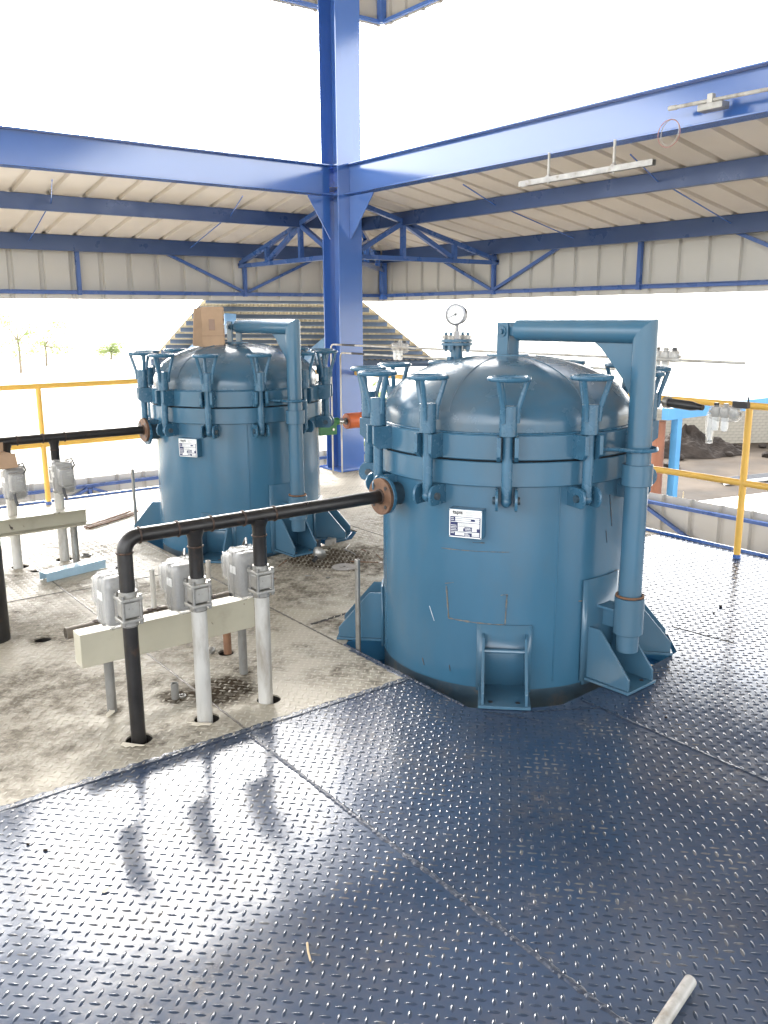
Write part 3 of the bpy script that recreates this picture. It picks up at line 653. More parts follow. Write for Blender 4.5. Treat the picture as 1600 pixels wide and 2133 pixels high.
# nameplate
AZN = R(-149.5); cn, sn = math.cos(AZN), math.sin(AZN)
npl = MB().span(RS-.02, RS+.055, -.078, .078, .722, .856).build('nameplate', M['tank'], tank, bevel=.003); npl.rotation_euler.z = AZN
NX = RS+.0552
def npanel(u0, u1, v0, v1, mt, lift, nm):   # u 0..1 left to right as read, v 0..1 top to bottom
    W_, H_ = .150, .128
    ya = .075-W_*u0; yb = .075-W_*u1   # reading left is +y seen from outside
    za = .853-H_*v0; zb = .853-H_*v1; x = NX+lift
    return MB().add([(x, -ya, za), (x, -ya, zb), (x, -yb, zb), (x, -yb, za)], [(0, 1, 2, 3)]).build(nm, M[mt], npl, smooth=False)
npanel(0, 1, 0, 1, 'white', .0008, 'plate_face')
npanel(.03, .97, .25, .96, 'navy', .0016, 'plate_print')
for (a, b, c, d) in [(.19, .94, .27, .315), (.19, .67, .33, .385), (.80, .94, .33, .385), (.19, .94, .40, .45), (.27, .94, .47, .60), (.27, .48, .61, .655), (.27, .44, .665, .71), (.27, .44, .72, .765), (.27, .48, .775, .80),
                     (.71, .94, .61, .645), (.71, .86, .655, .70), (.71, .86, .71, .755), (.19, .94, .785, .815), (.19, .48, .825, .92), (.71, .94, .825, .86), (.71, .94, .87, .895), (.71, .94, .905, .93)]:
    npanel(a, b, c, d, 'white', .0022, 'entry_field')
for (a, b, v) in [(.05, .14, .30), (.05, .15, .36), (.05, .24, .43), (.05, .23, .56), (.05, .25, .62), (.05, .22, .67), (.05, .24, .73), (.05, .18, .79), (.05, .16, .84), (.50, .66, .63), (.50, .68, .68), (.50, .69, .735), (.50, .60, .84), (.50, .64, .88), (.50, .65, .92)]:
    npanel(a, b, v, v+.018, 'white', .0022, 'printed_word')
for v, b in ((.06, .92), (.095, .75), (.13, .66), (.165, .93), (.195, .72)): npanel(.50, b, v, v+.008, 'ink', .0022, 'printed_line')
for v, b in ((.49, .66), (.52, .60), (.55, .86), (.58, .62)): npanel(.29, b, v, v+.008, 'ink', .0026, 'printed_line')
for a, b, c, d in ((.10, .42, .045, .050), (.10, .42, .205, .210), (.10, .106, .045, .21), (.414, .42, .045, .21)): npanel(a, b, c, d, 'ink', .0022, 'logo_frame')
cu = bpy.data.curves.new('logo_text', 'FONT'); cu.body = 'tapis'; cu.size = .024; cu.align_x = 'CENTER'; cu.offset = .0006
tmp = bpy.data.objects.new('tmp', cu); sc.collection.objects.link(tmp); bpy.context.view_layer.update()
me = bpy.data.meshes.new_from_object(tmp.evaluated_get(bpy.context.evaluated_depsgraph_get())); bpy.data.objects.remove(tmp)
me.transform(Matrix(((0, 0, 1, NX+.0024), (1, 0, 0, -.075+.15*.26), (0, 1, 0, .853-.128*.155), (0, 0, 0, 1))))
me.materials.clear(); me.materials.append(M['ink'])
lo = bpy.data.objects.new('logo_text', me); sc.collection.objects.link(lo); lo.parent = npl
for u in (.02, .98):
    for v in (.03, .97):
        MB().cyl((NX, -(.075-.15*u), .853-.128*v), (NX+.003, -(.075-.15*u), .853-.128*v), .0025, n=8).build('rivet', M['stainless'], npl)
# second tank is a copy
tank2 = copy_tree(tank); tank2.location = T2
tank2['label'] = 'blue domed pressure tank farther back with a cardboard box on its lid'
# marks on the near tank only: weld scars, paint scratch
def on_shell(u_deg, z): a = R(u_deg); return Vector(((RS+.0015)*math.cos(a), (RS+.0015)*math.sin(a), z))
M['scar'] = mat('weld_scar', (.17, .15, .12), .6, var=.4, vs=40, bump=.8, bs=120, dirt=(.07, .10, .13), dirt_a=.45, dirt_b=.6, ds=35, dmax=1.)
M['scratch'] = mat('white_scratch', (.62, .66, .68), .5, var=.1)
def scar(pts, wd, mt, nm, seed=0):
    rnd = random.Random(seed); P = []
    for (a0, z0), (a1, z1) in zip(pts[:-1], pts[1:]):
        n = max(2, int(max(abs(a1-a0)/1.2, abs(z1-z0)/.014)))
        for i in range(n): P.append(on_shell(a0+(a1-a0)*i/n, z0+(z1-z0)*i/n))
    P.append(on_shell(*pts[-1]))
    MB().tube(P, [wd*rnd.uniform(.4, 1.1) for _ in P], 6).build(nm, M[mt], tank)
def shell_hit(px, py):   # pixel of the photograph to azimuth, height on the shell (measured once)
    v = rt*((px-800)/F_PX)+dn*((py-1066.5)/F_PX)+fw
    a = v.x**2+v.y**2; b = -(v.x*T1.x+v.y*T1.y); c = T1.x**2+T1.y**2-RS**2
    t = (-b-math.sqrt(max(0, b*b-a*c)))/a; q = CAM+v*t
    return math.degrees(math.atan2(q.y-T1.y, q.x-T1.x)), q.z
hh = [shell_hit(*p) for p in [(930, 1220), (935, 1287), (1000, 1298), (1052, 1302), (1056, 1240)]]
scar(hh, .0045, 'scar', 'weld_scar', 1); scar([shell_hit(928, 1215), shell_hit(945, 1213)], .003, 'scar', 'weld_scar', 2); scar([shell_hit(1043, 1240), shell_hit(1058, 1238)], .003, 'scar', 'weld_scar', 3)
scar([shell_hit(920, 1141), shell_hit(1060, 1150)], .002, 'scar', 'weld_scar', 5)
scar([shell_hit(895, 1262), shell_hit(905, 1293)], .0025, 'scratch', 'paint_scratch', 4); scar([shell_hit(1205, 1252), shell_hit(1288, 1234)], .003, 'scar', 'weld_scar', 6)
M['runs'] = mat('rust_run', (.085, .075, .065), .6, var=.5, vs=30, dirt=(.05, .09, .13), dirt_a=.4, dirt_b=.6, ds=25, dmax=1.)
for i, (a, b) in enumerate([((1270, 1030), (1274, 1095)), ((1262, 1105), (1264, 1130)), ((985, 1130), (1010, 1131)), ((880, 1370), (884, 1385)), ((936, 1385), (938, 1398))]):
    scar([shell_hit(*a), shell_hit(*b)], .0028, 'runs', 'rust_run', 20+i)
# gauge assembly on near tank
gb = thing('pressure_gauge', 'round white dial pressure gauge on a bolted blue flange above the near tank', 'gauge', (3.07, 3.42, 1.43))
MB().cyl((0, 0, 0), (0, 0, .128), .032, n=24).build('nozzle', M['tank'], gb)
MB().cyl((0, 0, .118), (0, 0, .133), .082, n=36).build('lower_flange', M['tank_bolt'], gb, bevel=.002)
MB().cyl((0, 0, .136), (0, 0, .150), .082, n=36).build('blind_flange', M['tank_bolt'], gb, bevel=.002)
for k in range(4):
    a = R(20+90*k); x, y = .064*math.cos(a), .064*math.sin(a)
    b_ = MB().cyl((x, y, .085), (x, y, .185), .008, n=10).build('stud_bolt', M['tank_bolt'], gb)
    MB().cyl((x, y, .098), (x, y, .117), .017, n=6).build('nut', M['tank_bolt'], b_); MB().cyl((x, y, .151), (x, y, .170), .017, n=6).build('nut', M['steel'], b_)
MB().cyl((0, 0, .15), (0, 0, .19), .016, n=6).cyl((0, 0, .19), (0, 0, .232), .010, n=10).build('stem', M['gcase'], gb)
ga = R(-137); gd = Vector((math.cos(ga-.25), math.sin(ga-.25), 0)); gc = Vector((0, 0, .275))
g0 = gc-gd*.028; s_, u_, _ = frame(gd); G3 = Matrix((s_, u_, gd)).transposed()
case = MB().lathe([(.0001, 0), (.046, 0), (.050, .004), (.050, .048), (.055, .050), (.055, .058), (.047, .060), (.047, .052)], 40, g0, G3).build('case', M['gcase'], gb, ang=30)
MB().lathe([(.0001, .053), (.0475, .053)], 40, g0, G3).build('dial', M['white'], case)
MB().lathe([(.0001, .057), (.0475, .057)], 40, g0, G3).build('glass', M['glass'], case)
for k in range(11):
    a = R(225-27*k); p0 = g0+G3 @ Vector((.038*math.cos(a), .038*math.sin(a), .0536)); p1 = g0+G3 @ Vector((.044*math.cos(a), .044*math.sin(a), .0536))
    MB().bar(p0, p1, .0015, .0006, gd).build('tick', M['ink'], case)
a = R(205); MB().bar(g0+G3 @ Vector((-.012*math.cos(a), -.012*math.sin(a), .0545)), g0+G3 @ Vector((.038*math.cos(a), .038*math.sin(a), .0545)), .0028, .0008, gd).build('needle', M['ink'], case)
MB().cyl(g0+G3 @ Vector((0, 0, .053)), g0+G3 @ Vector((0, 0, .056)), .006, n=12).build('needle_hub', M['ink'], case)
# ------------------------------------------------------------------ pipe manifolds
def elbow(c, r, a0, a1, ex, ey, n=10):
    return [Vector(c)+Vector(ex)*r*math.cos(a0+(a1-a0)*i/n)+Vector(ey)*r*math.sin(a0+(a1-a0)*i/n) for i in range(n+1)]
PR = .030
def manifold(label, y, xs, x_end, zc, lowers, elbow_first, loc_group=None, x_start=None):
    t = thing('pipe_manifold', label, 'pipe', (0, 0, 0), 0, 'black header pipes feeding the tanks')
    if elbow_first:
        x0 = xs[0]; er = .062
        pts = [(x0, y, .64), (x0, y, zc-er)]+elbow((x0+er, y, zc-er), er, math.pi, math.pi/2, (1, 0, 0), (0, 0, 1))[1:]+[(x_end, y, zc)]
        h = MB().tube(pts, PR, 20).build('header_pipe', M['black'], t, ang=60)
        MB().ring((x0, y, zc-er), PR+.001, .0045, 20, 6).build('weld_ring', M['weld'], h); MB().ring((x0+er, y, zc), PR+.001, .0045, 20, 6, Matrix.Rotation(R(90), 3, 'Y')).build('weld_ring', M['weld'], h)
    else:
        h = MB().tube([(x_start, y, zc), (x_end, y, zc)], PR, 20).build('header_pipe', M['black'], t, ang=60)
    for i, x in enumerate(xs):
        if not (elbow_first and i == 0):
            d = MB().tube([(x, y, zc-.01), (x, y, zc-.038), (x, y, zc-.05), (x, y, .64)], [PR+.012, PR+.004, PR, PR], 20).build('drop_pipe', M['black'], t, ang=60)
            MB().ring((x, y, zc-.085), PR+.001, .004, 20, 6).build('weld_ring', M['weld'], d)
            for s in (-1, 1): MB().ring((x+s*.075, y, zc), PR+.001, .0048, 20, 6, Matrix.Rotation(R(90), 3, 'Y')).build('weld_ring', M['weld'], d)
        lw = lowers[i]
        MB().tube([(x, y, .52), (x+.004, y+.002, -.6)], PR+(.003 if lw == 'galv' else 0), 20).build('lower_pipe', M[lw], t, ang=60)
        MB().ring((x, y, .503), PR+.002, .0045, 20, 6).build('weld_ring', M['weld'], t)
    fl = MB().cyl((x_end, y, zc), (x_end+.018, y, zc), .088, n=40).build('pipe_flange', M['flange'], t, bevel=.002)
    for k in range(4):
        a = R(45+90*k); MB().cyl((x_end-.002, y+.064*math.cos(a), zc+.064*math.sin(a)), (x_end+.004, y+.064*math.cos(a), zc+.064*math.sin(a)), .0095, n=12).build('bolt_hole', M['rubber'], fl)
    MB().ring((x_end-.001, y, zc), PR+.003, .006, 20, 6, Matrix.Rotation(R(90), 3, 'Y')).build('weld_ring', M['weld'], fl)
    return t
XS = [1.170, 1.468, 1.768]
manifold('black pipe manifold with an elbow and three drops into the near tank', 3.23, XS, 2.421, .862, ['black', 'galv', 'galv'], True)
manifold('black header pipe at left edge joining the farther tank', 6.175, [1.475, 1.795], 2.443, .886, ['galv', 'galv'], False, x_start=.2)
def valve(x, y, side, label, seed, zc=.572):
    """actuated valve on a vertical pipe; side=+1 puts the actuator toward +y"""
    t = thing('actuated_valve', label, 'valve', (x, y, zc), 0, 'plastic-wrapped actuated valves')
    vb = MB().box((0, 0, 0), (.074, .074, .066)).build('valve_body', M['aluval'], t, bevel=.006)
    for z in (-.044, .044): MB().box((0, 0, z), (.090, .090, .015)).build('end_flange', M['aluval'], vb, bevel=.004)
    for sx in (-1, 1):
        for sy in (-1, 1): MB().cyl((sx*.036, sy*.036, -.062), (sx*.036, sy*.036, .062), .0075, n=8).build('tie_bolt', M['steel'], vb)
    for z in (-.06, .06): MB().cyl((0, 0, z-.012), (0, 0, z+.012), .036, n=20).build('pipe_socket', M['aluval'], vb)
    rnd = random.Random(seed); s = side
    MB().box((0, s*.055, .005), (.05, .05, .06)).build('mounting_bracket', M['actuator'], t, bevel=.003)
    ac = MB().blob((0, s*.135, .005), (.125, .11, .205), 24, 15, .24).build('actuator_housing', M['actuator'], t, ang=50)
    MB().box((0, s*.135, .005), (.135, .016, .212)).build('housing_rim', M['actuator'], ac, bevel=.006)
    sw = MB().blob((-.01, s*.225, .02), (.085, .075, .115), 20, 11, .22).build('switch_box', M['actuator'], t, ang=50)
    for sx in (-1, 1):
        for z in (-.03, .07): MB().cyl((-.01+sx*.033, s*.185, z), (-.01+sx*.033, s*.262, z), .006, n=8).build('cover_screw', M['steel'], sw)
    MB().tube([(-.03, s*.225, -.035), (-.03, s*.24, -.09), (-.02, s*.25, -.13)], .010, 8).build('cable_gland', M['rubber'], sw)
    for z in (-.06, -.02, .02, .06): MB().box((0, s*.192, z), (.09, .008, .012)).build('cooling_rib', M['actuator'], ac, bevel=.002)
    MB().box((-.066, s*.135, .03), (.003, .05, .035)).build('rating_tag', M['white'], ac)
    for z in (-.085, .085):
        for sx in (-.055, .055): MB().cyl((sx, s*.122, z), (sx, s*.148, z), .008, n=8).build('housing_bolt', M['steel'], ac)
    MB().tube([(.03, s*.225, .06), (.05, s*.25, .10), (.045, s*.21, .14), (.02, s*.16, .125)], .005, 8).build('cable', M['rubber'], sw)
    fm = MB().blob((0, s*.13, .008), (.140, .142, .225), 30, 19, .32, .055, seed).build('plastic_film', M['film'], t, ang=60)
    MB().blob((-.01, s*.225, .018), (.098, .092, .132), 22, 13, .32, .07, seed+9).build('plastic_film', M['film'], t, ang=60)
    return t
for i, x in enumerate(XS):
    valve(x, 3.23, 1, ['plastic-wrapped actuated valve on the black drop pipe under the elbow', 'plastic-wrapped actuated valve on the middle pipe of the near manifold', 'plastic-wrapped actuated valve on the pipe closest to the near tank'][i], 11+i)
valve(1.475, 6.175, -1, 'plastic-wrapped actuated valve beneath the open cardboard box at left', 31, .62); valve(1.795, 6.175, -1, 'plastic-wrapped actuated valve on the farther header drop, right of the box', 41, .62)
# channel supports
def channel_support(label, y, x0, x1, z0, z1, side, legs, mt):
    t = thing('channel_support', label, 'support', (x0, y, 0), 0, 'cream channel supports')
    h = z1-z0; zc = (z0+z1)/2-0; bw = .085
    mb = MB(); mb.span(0, x1-x0, -.003, .003, z0, z1)
    for z in (z0+.004, z1-.004): mb.span(0, x1-x0, .0031*side, side*bw, z-.004, z+.004)
    if side > 0: mb.span(.0002, .004, .0032, bw-.0002, z0+.0085, z1-.0085); mb.span(x1-x0-.004, x1-x0-.0002, .0032, bw-.0002, z0+.0085, z1-.0085)
    mb.build('channel', mt, t, bevel=.0015)
    for (lx, ly, r, lm, zt) in legs:
        MB().pipe((lx-x0, ly-y, -.02), (lx-x0, ly-y, zt), r, r-.004, 14).build('leg', M[lm], t)
    return t
channel_support('cream channel beam on two posts behind the near valves', 3.50, 1.05, 1.872, .255, .402, 1, [(1.18, 3.555, .021, 'dullsteel', .26), (1.842, 3.575, .021, 'dullsteel', .26)], M['chcream'])
channel_support('cream channel beam open towards the camera at left edge', 6.035, .9, 1.93, .285, .40, -1, [(1.845, 6.07, .024, 'steel', .29)], M['chcream'])
rp = thing('support_pipe', 'brown open-ended pipe lying behind the near channel beam', 'pipe', (1.08, 3.80, 0))
MB().pipe((0, 0, .315), (.93, .03, .315), .028, .024, 18).build('pipe_length', M['dullpipe'], rp); MB().pipe((.82, .055, 0), (.82, .055, .30), .021, .018, 14).build('leg', M['rust'], rp)
for lx, h in ((.16, .16), (.42, .20), (.71, .19)): MB().pipe((lx, .0, .33), (lx, .0, .34+h), .012, .009, 12).build('stub', M['galv'], rp)
for lx in (.16, .42, .71): MB().blob((lx, 0, .343), (.07, .05, .014), 12, 5, 1., .2).build('weld_blob', M['weld'], rp)
# big pipe at far left, rods, stub
MB().tube([(.985, 4.81, 0), (.985, 4.81, 2.1), (.93, 4.85, 2.3), (.6, 5.0, 2.42), (-.5, 5.5, 2.45)], .088, 28).build('riser_pipe', M['black'], ang=60)
tag(bpy.data.objects['riser_pipe'], 'thick black vertical pipe at the left edge of the picture', 'pipe')
def rod(label, x, y, h, r, mt, lean=(0, 0)):
    o = MB().pipe((0, 0, -.05), (lean[0], lean[1], h), r, r*.7, 14).build('steel_rod', M[mt], loc=(x, y, 0)); return tag(o, label, 'rod')
rod('thin grey steel rod standing upright left of the near tank', 2.47, 3.49, .485, .0135, 'steel'); rod('thin grey steel rod standing upright left of the farther tank', 2.605, 6.87, .48, .0135, 'steel')
st = thing('pipe_stub', 'short open grey pipe stub on a burnt patch between the near pipes', 'pipe', (1.457, 3.51, 0))
MB().pipe((0, 0, -.02), (0, 0, .075), .017, .013, 16).build('pipe_length', M['dullsteel'], st); MB().ring((.032, -.005, .006), .015, .0035, 18, 6).build('eyelet', M['dullsteel'], st)
for x, y, tilt, seed in ((1.155, 3.222, .05, 1), (1.458, 3.225, -.06, 2)):
    rnd = random.Random(seed); P = [(x+.062*math.cos(R(a))*rnd.uniform(.75, 1.1), y+.062*math.sin(R(a))*rnd.uniform(.7, 1.05)) for a in range(165, 286, 15)]
    o = MB().prism([(px-x, py-y, .004) for px, py in P], (0, 0, .003)).build('paper_collar', M['paper'], loc=(x, y, .0)); tag(o, 'torn white paper collar around foot of the ' + ('black pipe' if seed == 1 else 'middle white pipe'), 'paper')
# ------------------------------------------------------------------ railings
def railing(label, axis, c, lo, hi, posts, top=1.085, mid=.545, r=.024):
    t = thing('guard_rail', label, 'railing', (0, 0, 0)); P = (lambda u, z: (u, c, z)) if axis == 'x' else (lambda u, z: (c, u, z))
    for z, n in ((top, 'top_rail'), (mid, 'mid_rail')): MB().tube([P(lo, z), P(hi, z)], r, 16).build(n, M['yellow'], t)
    for u in posts:
        p = MB().tube([P(u, .012), P(u, top-.01)], r, 16).build('post', M['yellow'], t)
        MB().cyl(P(u, .001), P(u, .03), r+.005, n=16).build('foot_collar', M['blue'], p)
    return t
railing('yellow pipe guard rail along the left far edge of the deck', 'x', 8.20, -2.4, 5.40, (-1.0, .65, 2.285, 3.9), 1.095, .56)
railing('yellow pipe guard rail along the right edge of the deck', 'y', 5.60, -2.2, 7.89, (-.1, 1.55, 3.232, 4.9, 6.5))
# ------------------------------------------------------------------ cardboard boxes
cb = thing('cardboard_box', 'open brown cardboard box standing on lid of the farther tank', 'box', (2.985, 6.06, 1.482), R(-26))
MB().span(-.075, .085, -.06, .06, 0, .29).build('box_body', M['card'], cb, bevel=.004)
MB().span(-.022, .022, -.0625, -.0605, .12, .20).build('print_mark', M['cardtape'], cb)
MB().span(-.075, .085, -.0625, -.0605, .078, .081).build('crease', M['cardtape'], cb)
MB().prism([(0, 0, 0), (0, 0, .285), (-.05, -.02, .28), (-.07, -.03, .01)], (.004, -.004, 0)).build('flap', M['card'], cb, loc=(-.076, -.055, .0))
for k in range(9): MB().box((.087, -.045+.005*(k % 2), .03+.03*k), (.008, .03, .022), Matrix.Rotation(.4*(k % 3-1), 3, 'X')).build('torn_edge', M['card'], cb)
cb2 = thing('cardboard_box', 'torn open cardboard box resting on a valve at left edge', 'box', (1.37, 6.02, .745), R(8))
MB().span(-.14, .075, -.06, .06, 0, .09).build('box_body', M['card'], cb2, bevel=.003)
MB().prism([(-.15, -.065, .085), (.10, -.065, .085), (.09, -.12, .0), (-.15, -.12, .0)], (0, -.004, .003)).build('flap', M['card'], cb2)
MB().prism([(-.15, .06, .09), (.075, .06, .09), (.075, .05, .15), (-.15, .05, .15)], (0, .004, 0)).build('flap', M['card'], cb2)
# ------------------------------------------------------------------ actuators and air lines by the column
oc = thing('air_cylinder', 'orange cylinder with green clevis beside the farther tank', 'cylinder', (3.90, 6.05, .815))
MB().span(.0, .17, -.03, -.022, -.085, .03).span(.0, .17, .022, .03, -.085, .03).span(0, .012, -.0215, .0215, -.085, .03).build('clevis', M['green'], oc, bevel=.002)
MB().cyl((.06, 0, .025), (.20, 0, .02), .032, n=20).build('clevis_barrel', M['green'], oc)
MB().cyl((.13, -.038, -.04), (.13, .038, -.04), .011, n=12).build('pin', M['stainless'], oc)
MB().cyl((.20, 0, .018), (.245, 0, .018), .028, n=20).build('lock_nut', M['stainless'], oc); MB().cyl((.245, 0, .018), (.30, 0, .018), .012, n=14).build('rod', M['steel'], oc)
MB().cyl((.285, 0, .015), (.46, 0, .015), .066, n=36).build('barrel', M['orange'], oc, bevel=.004)
MB().cyl((.28, 0, .015), (.286, 0, .015), .030, n=20).build('bore', M['rubber'], oc)
MB().cyl((.46, 0, .015), (.55, 0, .015), .022, n=16).build('tail_rod', M['yellow'], oc)
def conduit(label, x, y, z, yend):
    pts = [(x, y, 0), (x, y, z-.05)]+elbow((x, y-.05, z-.05), .05, 0, math.pi/2, (0, 1, 0), (0, 0, 1))[1:]+[(x, yend, z-.015)]
    o = thing('air_line', label, 'pipe', (0, 0, 0)); MB().tube(pts, .0095, 10).build('tube', M['galv'], o, ang=60)
    MB().cyl((x, y-.22, z), (x, y-.45, z-.001), .0115, n=10).build('dark_sleeve', M['rubber'], o); return o
conduit('thin pale air line rising beside the column, upper of the two bends', 5.27, 7.885, 1.405, 3.10); conduit('thin pale air line rising in front of the column, lower of the two bends', 5.36, 7.84, 1.315, 4.2)
def air_unit(label, loc, rz, seed, big=True):
    t = thing('air_filter_unit', label, 'air filter', loc, rz, 'plastic-wrapped air filter units')
    for i, x in enumerate((-.07, 0, .07)):
        b = MB().blob((x, 0, 0), (.058, .058, .075), 14, 9, .4).build('filter_head', M['aluval'], t, ang=50)
        MB().cyl((x, 0, .035), (x, 0, .062), .017, n=12).build('adjuster_knob', M['rubber'] if i != 1 else M['aluval'], b)
        if i < 2: MB().lathe([(.024, -.03), (.026, -.10), (.02, -.125), (.0001, -.13)], 16, (x, 0, 0)).build('filter_bowl', M['white'], t)
    MB().cyl((-.12, 0, 0), (.12, 0, 0), .010, n=10).build('cross_tube', M['steel'], t)
    MB().blob((0, 0, -.005), (.23, .085, .11), 24, 13, .55, .06, seed).build('plastic_film', M['film'], t, ang=60)
    return t
air_unit('plastic-wrapped air filter unit seen between column and pressure gauge', (5.36, 6.80, 1.40), R(-90), 3); air_unit('plastic-wrapped air filter unit on rail behind the davit top', (5.36, 3.76, 1.41), R(-90), 5)
u3 = air_unit('pale air regulator unit hanging beside the yellow corner post', (5.42, 3.30, 1.045), R(-90), 8)
MB().tube([(-.105, 0, -.01), (-.11, 0, -.07), (-.105, .0, -.22)], [.03, .034, .024], 14).build('hanging_bag', M['film'], u3, ang=60); MB().tube([(-.105, 0, -.02), (-.108, 0, -.12), (-.105, .0, -.2)], [.02, .024, .016], 12).build('filter_bowl', M['white'], u3, ang=60)
MB().box((.11, 0, .062), (.11, .04, .045)).build('solenoid_coil', M['rubber'], u3, bevel=.004); MB().cyl((.16, 0, .06), (.16, 0, .12), .006, n=8).build('lever', M['rubber'], u3)
bt = thing('black_muffler', 'black cylinder pointing from the near tank to air regulator', 'cylinder', (5.40, 3.75, 1.082))
MB().tube([(0, 0, 0), (0, -.20, -.010), (0, -.255, -.013), (0, -.29, -.015)], [.033, .033, .022, .02], 20).build('barrel', M['rubber'], bt, ang=40); MB().cyl((0, .02, .001), (0, -.02, .0), .042, n=20).build('end_ring', M['steel'], bt); MB().cyl((-.7, .02, .02), (0, .02, .0), .012, n=10).build('feed_tube', M['steel'], bt)
# ------------------------------------------------------------------ items hung from the right beam
sc_ = thing('strut_channel', 'galvanised strut channel hung by two rods from the right beam', 'channel', (5.42, 4.0, 2.74))
mb = MB().span(-.02, .02, 0, 1.29, .018, .021).span(-.0205, -.0175, 0, 1.29, -.02, .0179).span(.0175, .0205, 0, 1.29, -.02, .0179); mb.build('channel', M['steel'], sc_)
for y in (.35, .985):
    r_ = MB().cyl((0, y, -.03), (0, y, .199), .010, n=10).build('hanger_rod', M['galv'], sc_); MB().box((0, y, .026), (.032, .032, .008)).build('square_washer', M['steel'], r_); MB().cyl((0, y, .031), (0, y, .043), .013, n=6).build('nut', M['steel'], r_)
cdt = thing('conduit', 'pale conduit with junction box and loose cable loop on the right beam', 'conduit', (5.40, 2.0, 3.05))
MB().tube([(0, 0, -.02), (0, 1.87, .015)], .012, 10).build('tube', M['galv'], cdt); MB().cyl((0, 1.83, .014), (0, 1.89, .0155), .016, n=10).build('end_fitting', M['galv'], cdt)
jb = MB().span(-.045, .04, 1.46, 1.64, -.055, -.012).build('junction_box', M['steel'], cdt, bevel=.004); MB().span(-.02, .02, 1.55, 1.59, -.011, .05).build('clip', M['galv'], jb, bevel=.004)
for k, (rr_, mt, dz) in enumerate(((.088, 'copper', 0), (.082, 'galv', .008))):
    M3_ = Matrix.Rotation(R(90+4*k), 3, 'Y') @ Matrix.Rotation(R(10*k), 3, 'X')
    MB().ring((-.005+.01*k, 1.875, -.145+dz), rr_, .0028, 36, 6, M3_).build('cable_loop', M[mt], cdt)
# ------------------------------------------------------------------ loose things on the deck
def loose(mb, name, label, cat, mt, loc, rz=0, group=None, bevel=0):
    o = mb.build(name, M[mt], loc=loc, bevel=bevel); o.rotation_euler.z = rz; return tag(o, label, cat, group)
loose(MB().pipe((0, 0, .0165), (.42, 0, .0165), .0165, .009, 18), 'round_bar', 'pale round bar lying at the bottom right of deck', 'bar', 'galv', (1.785, 1.055, .002), math.pi+.22)
loose(MB().tube([(0, 0, .004), (.034, .002, .005), (.07, .0, .004)], .003, 6), 'wood_sliver', 'thin pale sliver lying on the blue deck near the camera', 'sliver', 'wood', (1.052, 1.728, .002), R(65))
loose(MB().prism([(0, 0, 0), (.012, .008, .002), (.03, .004, .004), (.02, -.008, .003), (.008, -.01, .001)], (0, 0, .001)), 'dry_leaf', 'tiny pale yellow leaf on the blue deck', 'leaf', 'paper', (.704, 2.359, .003))
for nm, x, y, mt, lab in (('grinding_disc', 3.22, 5.33, 'disc', 'worn tan grinding disc lying by foot of the farther tank'), ('grinding_disc', 3.265, 4.77, 'disc2', 'grey grinding disc lying between the two tanks')):
    loose(MB().lathe([(.011, .004), (.011, .009), (.03, .009), (.034, .006), (.085, .006), (.088, .003), (.03, .003), (.011, .004)], 36), nm, lab, 'grinding disc', mt, (x, y, .001), 0, 'worn grinding discs')
g_ = thing('cup_brush', 'metal grinder cup lying on its side between the grinding discs', 'tool', (3.20, 5.0, .052), R(20))
MB().lathe([(.012, -.02), (.03, -.012), (.048, .012), (.052, .03), (.046, .03), (.03, 0)], 28, (0, 0, 0), Matrix.Rotation(R(62), 3, 'Y')).build('cup', M['steel'], g_); MB().cyl((-.02, 0, -.012), (-.055, 0, -.030), .014, n=12).build('shank', M['rubber'], g_)
bs_ = thing('bent_plate_strip', 'pale blue bent checker-plate strip lying on the beige deck', 'metal strip', (1.53, 5.70, 0), math.atan2(.09, .40))
M['paleblue'] = mat('pale_blue_primer', (.35, .50, .60), .4, var=.08, vs=8)
MB().span(0, .44, -.004, .0, .002, .06).span(0, .44, .0001, .085, .056, .06).span(0, .44, .0851, .089, .002, .06).build('folded_plate', M['paleblue'], bs_, bevel=.001)
pm = MB()
for i in range(22):
    for j in range(3): pm.blob((.015+.0195*i, -.0045, .014+.016*j), (.011, .003, .004), 6, 4, 1.)
    for j in range(4): pm.blob((.015+.0195*i, .012+.021*j, .0605), (.011, .005, .003), 6, 4, 1.)
o = pm.build('raised_pattern', M['paleblue'], bs_); o['kind'] = 'stuff'
loose(MB().ring((0, 0, .005), .032, .007, 28, 8), 'steel_washer', 'flat grey ring on the beige deck under the far header', 'washer', 'steel', (1.956, 6.19, 0))
loose(MB().tube([(-.012, 0, .018), (0, 0, .02), (.014, 0, .016), (.024, .004, .012)], [.012, .02, .017, .01], 12), 'pipe_fitting', 'small rounded grey fitting lying beyond the channel beam', 'fitting', 'steel', (1.83, 3.90, 0), .6)
for i, (x, y, rz) in enumerate(((1.14, 3.505, .4), (1.17, 3.52, 1.3))):
    loose(MB().prism([(0, 0, 0), (.035, -.006, .01), (.05, .006, .006), (.028, .014, .014), (.004, .012, .004)], (0, .001, .006)), 'paper_scrap', ['crumpled pale paper scrap at foot of the left channel post', 'smaller pale paper scrap touching the left channel post'][i], 'paper', 'paper', (x, y, .003), rz)
for i in range(5): loose(MB().tube([(0, 0, .010), (.55+.05*(i % 3), .01*i, .010)], .0075, 6), 'rusty_bar', 'rusty reinforcing bar in the small bundle left of the farther tank', 'bar', 'rust', (2.25-.02*(i % 2), 6.98+.022*i, .001), .50, 'bundle of rusty bars')
rnd = random.Random(5); dz = 0
